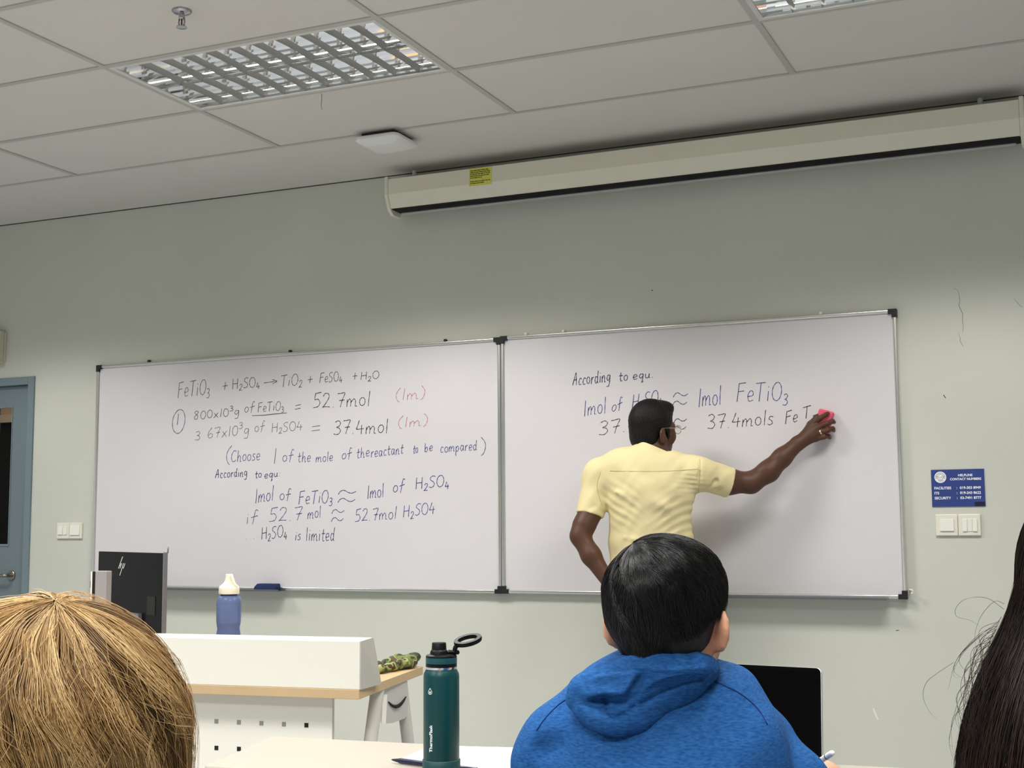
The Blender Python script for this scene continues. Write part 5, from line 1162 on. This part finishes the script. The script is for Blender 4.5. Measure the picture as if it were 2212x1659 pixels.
drape(hood, [([(540, 965), (620, 946), (720, 942), (845, 936)], .007, 70, 7), ([(850, 937), (800, 985), (745, 1068), (690, 1074), (620, 1070), (550, 1088), (480, 1118)], .010, 48, 8),
             ([(800, 1155), (900, 1110), (1020, 1045), (1150, 995), (1310, 966)], -.009, 16, 16), ([(850, 1060), (960, 992), (1080, 955), (1200, 942), (1318, 958)], .007, 7, 42),
             ([(880, 915), (1010, 928), (1180, 912), (1300, 916)], .004, 6, 30), ([(610, 1075), (622, 1130), (650, 1200)], -.006, 13, 13), ([(640, 1195), (690, 1222), (770, 1180), (815, 1140)], -.007, 12, 12),
             ([(760, 1150), (800, 1128), (850, 1150)], .005, 14, 14), ([(930, 900), (928, 880), (932, 860)], -.002, 5, 5), ([(700, 885), (830, 868), (960, 876), (1100, 888), (1240, 885)], -.0022, 6, 6)],
      [(620, 1130, 120, 36, .12, -.012), (760, 1120, 70, 40, -.5, -.006)])
for px in ([(705, 873), (830, 858), (940, 866), (1010, 905), (1120, 908), (1230, 892), (1290, 905)], [(930, 868), (928, 895), (925, 925)], [(850, 937), (800, 985), (770, 1030), (740, 1068), (690, 1072), (615, 1068)]):
    surf_line(hood, [(1100 + x / 2.989, 1140 + y / 2.989) for x, y in px], .0009, M_seamb, 'hood_seam', hood) if False else None
# jeans and shoes (under the table)
F = Field((pel[0] - .3, pel[1] - .2, .05), (pel[0] + .3, pel[1] + .62, .68), .008)
F.ell(pel - [0, 0, .02], (.185, .14, .10), k=.04)
for sx in (-1, 1):
    hp2 = pel + [sx * .09, .03, -.01]; kn2 = np.array([pel[0] + sx * .12, pel[1] + .44, .50]); an2 = np.array([kn2[0], kn2[1] + .03, .08]); F.chain([hp2, kn2, an2], [.094, .07, .055], .02)
F.half((0, 0, .075), (0, 0, -1)); solid('jeans', F, M_jean, stu)
# hair: cap under the strands
HCn = S2(1437, 1277, 2.0)
rx, ry, rz = .0905, .124, .0865
wt_z = np.array([-.14, -.112, -.10, -.085, -.062, -.045, -.02, 0]); wt_w = np.array([.48, .50, .545, .64, .84, .945, .995, 1.0])
def shape2(d, f):
    f = np.asarray(f); z = np.where(d[:, 2] > 0, rz * d[:, 2], .135 * d[:, 2]); hn = np.hypot(d[:, 0], d[:, 1]) + 1e-9
    wd_ = np.where(d[:, 2] > 0, hn, np.interp(z, wt_z, wt_w))
    wy_ = np.where(d[:, 2] > 0, hn, np.interp(z, [-.14, -.11, -.085, -.05, 0], [.68, .74, .86, .96, 1.0]))
    f = f * (1 - .035 * np.clip(d[:, 2] * 1.6, 0, 1) / (1 + np.exp((d[:, 0] + .34) * 16)))
    return np.stack([rx * wd_ * d[:, 0] / hn * f, ry * wy_ * d[:, 1] / hn * f, z * np.where(d[:, 2] > 0, f, 1)], 1)
def zlim2(az):                                                    # az 0 = back, +-pi = face
    a = abs(az); return float(np.interp(a, [0, .9, 1.25, 1.6, 2.1, 3.2], [-.108, -.095, -.045, -.036, .0, .03]))
F = Field(HCn - .13, HCn + .13, .0045)
F.ell(HCn, (rx * .93, ry * .93, rz * .94)); F.ell(HCn - [0, .02, .045], (rx * .82, ry * .74, .072), k=.02)
F.half(HCn + [0, .055, -.01], (0, .8, -.5)); F.half(HCn - [0, 0, .098], (0, 0, -1))
for sx in (-1, 1): F.ell(L2(sx * .092, .0, -.015), (.022, .03, .04), k=.006, op='cut')
cap2 = solid('hair', F, M_cap2, stu, label='short straight black hair')
pts, tone = hair_paths(9000, 12, (-.36, -.42, .84), shape2, 2.9, zlim2, 21, root=(0, .8), layers=(.92, 1.005), wob=.12, clump=.09)
t_ = np.clip(.5 + .3 * tone[:, 0] + rng.normal(size=len(tone)) * .3, 0, 1)
obj('hair_strand', strands_mesh('hair_strand', pts + HCn, np.full(len(pts), .00042), lerp3(lin(8, 8, 8), lin(28, 26, 25), t_), BASE[stu.name]), M_strandk, cap2, kind='stuff')
# stylus in the student's hand
M_sty = mat('stylus_white', srgb(238, 236, 232), 0.25); M_styd = mat('stylus_band', srgb(70, 62, 60), 0.4)
st_ = thing('stylus', 'white stylus pen with a dark band held beside the laptop', 'stylus', tip)
obj('barrel', MB().tube([tip + sd * .018, tip + sd * .020, tip + sd * .160, tip + sd * .1635, tip + sd * .1655, tip + sd * .166], [.0038, .0046, .0046, .004, .0024, .0005], 20), M_sty, st_, smooth=True)
obj('nib', MB().tube([tip, tip + sd * .018], [.0008, .0037], 16), M_sty, st_, smooth=True)
obj('band', MB().tube([tip + sd * .139, tip + sd * .1425], [.0047, .0047], 20), M_styd, st_, smooth=True, auto=40)

# ---- simple seated figure that carries the two heads cut by the frame
M_top3 = mat('grey_top', srgb(120, 116, 118), 0.8); M_top4 = mat('dark_top', srgb(40, 38, 42), 0.8)
def seated(label, C, yaw, skin, topm, s=1.0, ears=False):
    Rz = euler(yaw); root = thing('person', label, 'person', (C[0], C[1] - .05, 0))
    W = lambda x, y, z: np.array([C[0], C[1], 0]) + Rz @ np.array([x, y, 0]) + [0, 0, z]
    zc = C[2]; zs = zc - .27
    F = Field((C[0] - .55, C[1] - .45, 0), (C[0] + .55, C[1] + .75, zc + .16), .0075)
    Lh = head(F, C, Rz, s, 1.0 if ears else 0); F.cone(Lh(0, -.02, -.05), W(0, -.05, zs + .06), .05, .055, .03)
    F.chain([W(-.17, -.05, zs), W(0, -.05, zs + .03), W(.17, -.05, zs)], [.04, .05, .04], .03)
    F.cone(W(0, -.05, zs - .1), W(0, -.1, .54), .11, .13, .04)
    for sx in (-1, 1):
        F.chain([W(sx * .17, -.05, zs), W(sx * .21, -.02, zs - .24), W(sx * .12, .2, zs - .22)], [.04, .034, .024], .02); F.ell(W(sx * .10, .25, zs - .22), (.03, .045, .02), Rz, .015)
        for i in range(4): F.chain([W(sx * .10 + (i - 1.5) * .017, .28, zs - .22), W(sx * .10 + (i - 1.5) * .018, .315, zs - .225), W(sx * .10 + (i - 1.5) * .018, .335, zs - .24)], [.0095, .009, .008], .005)
        F.chain([W(sx * .10 - sx * .02, .24, zs - .22), W(sx * .06, .27, zs - .225), W(sx * .055, .295, zs - .23)], [.012, .010, .0085], .006)
        F.chain([W(sx * .09, -.08, .53), W(sx * .12, .34, .50), W(sx * .12, .36, .08)], [.075, .055, .036], .02); F.chain([W(sx * .12, .33, .045), W(sx * .12, .5, .035)], [.036, .03], .02)
    F.half((0, 0, .004), (0, 0, -1)); solid('body', F, skin, root)
    F = Field((C[0] - .5, C[1] - .4, .4), (C[0] + .5, C[1] + .5, zs + .14), .008)
    F.chain([W(-.17, -.05, zs), W(0, -.05, zs + .03), W(.17, -.05, zs)], [.052, .066, .052], .04); F.cone(W(0, -.05, zs - .08), W(0, -.1, .54), .135, .155, .05)
    for sx in (-1, 1): F.chain([W(sx * .17, -.05, zs), W(sx * .21, -.02, zs - .24), W(sx * .145, .13, zs - .225)], [.052, .045, .036], .02)
    solid('top', F, topm, root)
    for sx in (-1, 1): obj('eye', MB().lathe([(.0115 * math.sin(a), -.0115 * math.cos(a)) for a in np.linspace(.05, 3.09, 10)], Lh(sx * .032, .079, .0), 12), M_eyew, root, smooth=True)
    return root
# ---- blonde head, lower left
TB = 1.10; C3 = at(78, 1604, TB)
bl = seated('person with parted blonde hair, only the back of the head showing, lower left corner', at(78, 1640, TB + .01), math.radians(16), M_skin2, M_top3, .98)
rx3, ry3, rz3 = .124, .128, .1185
V3 = euler(math.radians(28))
back3 = np.array([math.sin(math.radians(43)), -math.cos(math.radians(43)), 0]); pole3 = V3.T @ (np.array([0, 0, .955]) + .27 * back3 + .09 * np.array([-back3[1], back3[0], 0]))
def shape3(d, f):
    z = np.where(d[:, 2] > 0, rz3 * d[:, 2], .42 * d[:, 2]); hn = np.hypot(d[:, 0], d[:, 1]) + 1e-9
    w_ = np.where(d[:, 2] > 0, hn, np.interp(z, [-.4, -.2, -.05, 0], [.86, .93, .99, 1.0])); f = np.asarray(f)
    return np.stack([rx3 * w_ * d[:, 0] / hn * f, ry3 * w_ * d[:, 1] / hn * f, z * np.where(d[:, 2] > 0, f, 1)], 1)
M_cap3 = mat('dark_blonde_roots', srgb(92, 66, 38), 0.8)
F = Field(C3 - [.14, .14, .34], C3 + .14, .006); F.ell(C3, (rx3 * .92, ry3 * .92, rz3 * .93)); F.chain([C3 - [0, .03, .05], C3 - [0, .045, .26]], [.085, .08], .03); F.half(C3 + [0, .06, -.02], V3 @ np.array([0, 1, -.35]))
cap3 = solid('hair', F, M_cap3, bl, label='shoulder-length blonde hair')
zl3 = lambda az: float(np.interp(abs(az), [0, 1.9, 2.4, 3.2], [-.27, -.25, -.02, .03]))
pts, tone = hair_paths(11000, 18, pole3, shape3, 2.75, zl3, 33, root=(0, .7), layers=(.92, 1.02), wob=.08, clump=.13, twist=.30)
pts = pts @ V3.T
t_ = np.clip(.50 + .42 * tone[:, 0] + .18 * (tone[:, 1] - .5) + rng.normal(size=len(tone)) * .20, 0, 1)
cols = np.where((t_ < .5)[:, None], lerp3(lin(70, 50, 30), lin(160, 124, 76), t_ * 2), lerp3(lin(160, 124, 76), lin(222, 192, 138), t_ * 2 - 1))
obj('hair_strand', strands_mesh('hair_strand', pts + C3, rng.uniform(.00026, .00042, len(pts)), cols, BASE[bl.name]), M_strand, cap3, kind='stuff')
pts, tone = hair_paths(160, 18, pole3, shape3, 2.3, zl3, 35, root=(0, .6), layers=(1.0, 1.05), wob=.35, clump=.2, twist=.2)
obj('flyaway_strand', strands_mesh('flyaway_strand', pts @ V3.T + C3, np.full(len(pts), .00018), np.tile(lin(196, 160, 108), (len(pts), 1)), BASE[bl.name]), M_strand, cap3, kind='stuff')
# ---- dark long-haired head, right edge
TD = 1.2; C4 = at(2420, 1262, TD)
dk = seated('person with long dark brown hair, cut off by the right edge of the photo', C4 - [0, 0, .012], math.radians(16), M_skin2, M_top4, .98)
rz4 = .118
prz = np.array([-.5, -.30, -.165, -.13, -.095, -.062, -.035, -.014, .0]); prw = np.array([.150, .149, .143, .136, .124, .110, .094, .085, .0845])
def shape4(d, f):
    f = np.asarray(f); z = np.where(d[:, 2] > 0, rz4 * d[:, 2], .55 * d[:, 2]); hn = np.hypot(d[:, 0], d[:, 1]) + 1e-9
    w_ = np.where(d[:, 2] > 0, .0845 * hn, np.interp(z, prz, prw))
    return np.stack([w_ * d[:, 0] / hn * f, 1.2 * w_ * d[:, 1] / hn * f, z * np.where(d[:, 2] > 0, f, 1)], 1)
M_cap4 = mat('dark_brown_roots', srgb(14, 11, 10), 0.8)
F = Field(C4 - [.17, .18, .45], C4 + .15, .007); F.ell(C4, (.077, .09, .108)); F.chain([C4 - [0, .02, .03], C4 - [0, .03, .10], C4 - [0, .035, .17], C4 - [0, .04, .40]], [.06, .08, .095, .10], .03); F.half(C4 + [0, .05, -.02], V3 @ np.array([0, 1, -.3]))
cap4 = solid('hair', F, M_cap4, dk, label='long dark brown hair')
zl4 = lambda az: float(np.interp(abs(az), [0, 1.9, 2.3, 3.2], [-.42, -.40, -.02, .03]))
pts, tone = hair_paths(9000, 20, (0, -.15, .98), shape4, 2.7, zl4, 44, root=(0, .6), layers=(.90, 1.01), wob=.12, clump=.10)
pts = pts @ V3.T
t_ = np.clip(.45 + .4 * tone[:, 0] + rng.normal(size=len(tone)) * .2, 0, 1)
obj('hair_strand', strands_mesh('hair_strand', pts + C4, np.full(len(pts), .00036), lerp3(lin(13, 9, 7), lin(60, 43, 34), t_), BASE[dk.name]), M_strandk, cap4, kind='stuff')
# loose strands standing off the dark hair and the blonde hair
fw2 = []
r2 = np.random.default_rng(9)
zd = lambda x, y, t: at(1880 + x / 3.325, 1160 + y / 3.325, t)
for k in range(26):
    y0_ = r2.uniform(560, 900); x0_ = 960 - (y0_ - 450) * .40 + 30
    e_ = [(x0_, y0_, 1.19), (x0_ - r2.uniform(40, 150), y0_ + r2.uniform(60, 160), 1.18), (x0_ - r2.uniform(90, 230), y0_ + r2.uniform(220, 380), 1.17), (x0_ - r2.uniform(60, 280), y0_ + r2.uniform(420, 640), 1.17), (x0_ - r2.uniform(40, 240), y0_ + r2.uniform(650, 900), 1.18)]
    fw2.append(np.array(catmull([zd(*p) for p in e_], 6))[:24])
for e_ in ([(960, 520), (840, 440), (700, 440), (620, 500), (620, 570), (720, 600), (820, 660)], [(900, 640), (780, 700), (640, 850), (600, 950), (640, 1000), (700, 1020)], [(900, 620), (800, 700), (690, 800), (610, 900), (570, 1050), (545, 1130)], [(960, 480), (900, 460), (830, 520), (780, 600), (750, 720), (780, 880)], [(880, 660), (760, 740), (670, 830), (610, 930), (600, 1000), (680, 1010)], [(890, 640), (770, 720), (660, 830), (640, 900), (700, 960), (790, 900)], [(600, 900), (480, 980), (400, 1050), (380, 1150), (430, 1260), (520, 1340)]):
    fw2.append(np.array([np.array(p) for p in catmull([zd(x, y, 1.18) for x, y in e_], 4)])[:24] if len(e_) >= 7 else np.array(catmull([zd(x, y, 1.18) for x, y in e_], 5))[:24])
fw2 = np.array([np.array([p[min(int(i), len(p) - 1)] * (1 - (i % 1)) + p[min(int(i) + 1, len(p) - 1)] * (i % 1) for i in np.linspace(0, len(p) - 1, 24)]) for p in fw2])
obj('flyaway_strand', strands_mesh('flyaway_strand', fw2, np.full(len(fw2), .00022), np.tile(lin(52, 42, 36), (len(fw2), 1)), BASE[dk.name]), M_strandk, cap4, kind='stuff')
